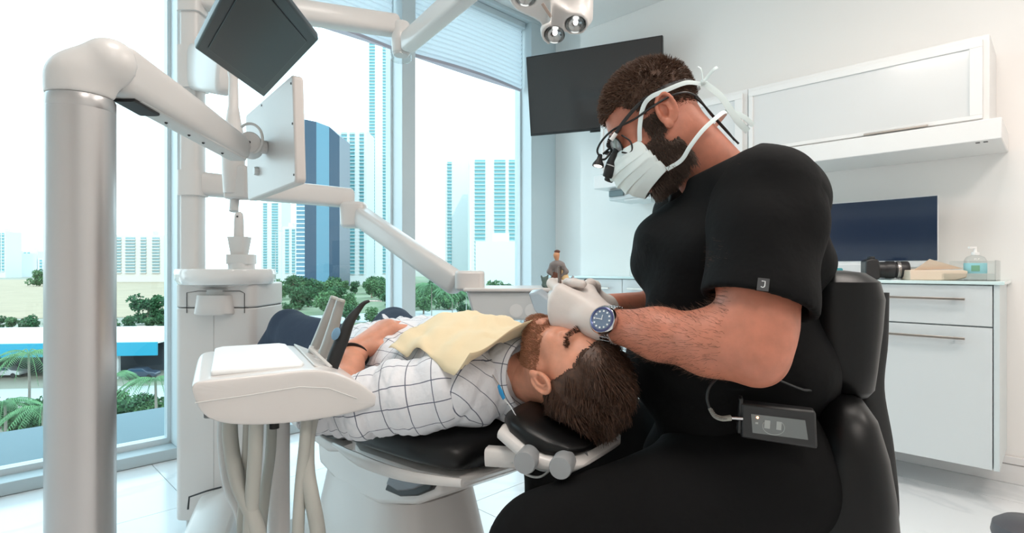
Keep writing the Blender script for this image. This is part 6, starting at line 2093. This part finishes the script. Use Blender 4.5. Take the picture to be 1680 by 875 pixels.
# ---- instruments held in the gloves
def held(name, label, cat, pts, rad, mt, tip=None):
    t = thing(name, label, cat, pts[0])
    MB().tube(spline(pts, 5), rad, 10).build('shaft', mt, t)
    if tip:
        MB().tube(spline(tip[0], 4), tip[1], 10).build('tip', m_shiny, t)
held('mirror_handle', 'upright steel mirror handle held in the near glove', 'dental mirror', [P(918, 437, 1.055), P(918, 470, 1.06), P(917, 500, 1.065)], .0035, mat('dark_steel', (128, 116, 110), .3, .9), ([P(917, 500, 1.065), P(912, 530, 1.07), P(905, 545, 1.07)], .0016))
held('probe', 'slanted steel probe held between the gloved fingers', 'dental probe', [P(941, 453, 1.08), P(931, 466, 1.08), P(920, 482, 1.08)], .0024, m_shiny, ([P(920, 482, 1.08), P(908, 512, 1.08), P(903, 540, 1.08)], .0012))
held('suction_tip', 'black curved suction tip held in the far glove', 'suction tip', [P(969, 460, 1.17), P(962, 460, 1.165), P(955, 466, 1.16), P(948, 478, 1.15)], [.002, .0032, .004, .004], m_rub)

# ---- battery pack on the hip with its lead
bp_c = P(1277, 701, .848)
bpx = unit((.95, -.30, -.05)); bpv = unit((-.10, -.06, .985)); bpz = bpx.cross(bpv).normalized(); bpv = bpz.cross(bpx)
BP = MX(bp_c, bpx, bpv, bpz)
if bpz.y > 0: pass
btp = thing('battery_pack', 'black belt battery pack with grey lit panel on the hip of the dentist', 'battery pack', bp_c)
m_bp = mat('pack_black', (30, 30, 31), .4)
MB(BP).prism([(-.052, -.026), (.057, -.028), (.05, .031), (-.056, .031)], -.022, 0).build('case', m_bp, btp, bevel=.004)
MB(BP).box((-.058, -.02, -.02), (-.052, .038, -.002)).build('end_plate', m_bp, btp, bevel=.002)
pn = MB(BP).prism([(-.036, -.014), (.042, -.014), (.036, .016), (-.040, .016)], 0, .0012).build('panel', mat('pack_panel', (112, 116, 116), .4), btp, smooth=False)
lt = mat('panel_light_print', (164, 168, 166), .4)
MB(BP).box((-.020, -.004, .0012), (-.012, .009, .0018)).build('icon', lt, pn, smooth=False)
MB(BP).box((-.003, -.004, .0012), (.004, .009, .0018)).build('icon', lt, pn, smooth=False)
ringp = [BP @ Vector((-.007 + math.cos(t_) * .0155, -.0005 + math.sin(t_) * .0125, .0014)) for t_ in np.linspace(math.pi * .85, math.pi * 2.25, 25)]
MB().tube(ringp, .0005, 5).build('icon_ring', lt, pn)
MB().ico(BP @ Vector((-.0305, .0115, .0015)), .0018, 2).build('indicator', mat('led_orange', (255, 190, 150), .3, emit=((255, 170, 120), 6.0)), pn)
MB(BP).box((-.033, .001, .0012), (-.029, .004, .0016)).build('icon', lt, pn, smooth=False)
MB().tube([P(1218, 687, .86), P(1199, 686, .86)], .0028, 12).build('plug', m_shiny, btp)
bo_ = P(1199, 686, .86)
MB().tube(spline([P(1199, 686, .86), P(1184, 687, .86), P(1172, 682, .862), P(1164, 670, .864)], 6), [.0046, .0042, .0036, .0028], 12).build('strain_relief', mat('relief_grey', (150, 148, 140), .5), btp)
for i, p_ in enumerate(spline([P(1190, 687, .859), P(1180, 686, .859), P(1171, 680, .861), P(1166, 672, .863)], 3)):
    MB().ico(p_, .0049 - .0001 * i, 1, (1, 1, .55)).build('rib', mat('relief_rib', (120, 118, 112), .5), btp)
MB().tube(spline([P(1164, 670, .864), P(1160, 655, .868), P(1163, 638, .872), P(1175, 623, .876), P(1192, 615, .88), P(1212, 611, .88)], 6), .0022, 8).build('lead', m_black, btp)
MB().tube([P(1248, 616, .87), P(1272, 622, .868)], .003, 10).build('connector', m_silver, btp)
MB().tube(spline([P(1272, 622, .868), P(1296, 632, .87), P(1318, 640, .88), P(1335, 641, .9)], 6), .0022, 8).build('lead', m_black, btp)
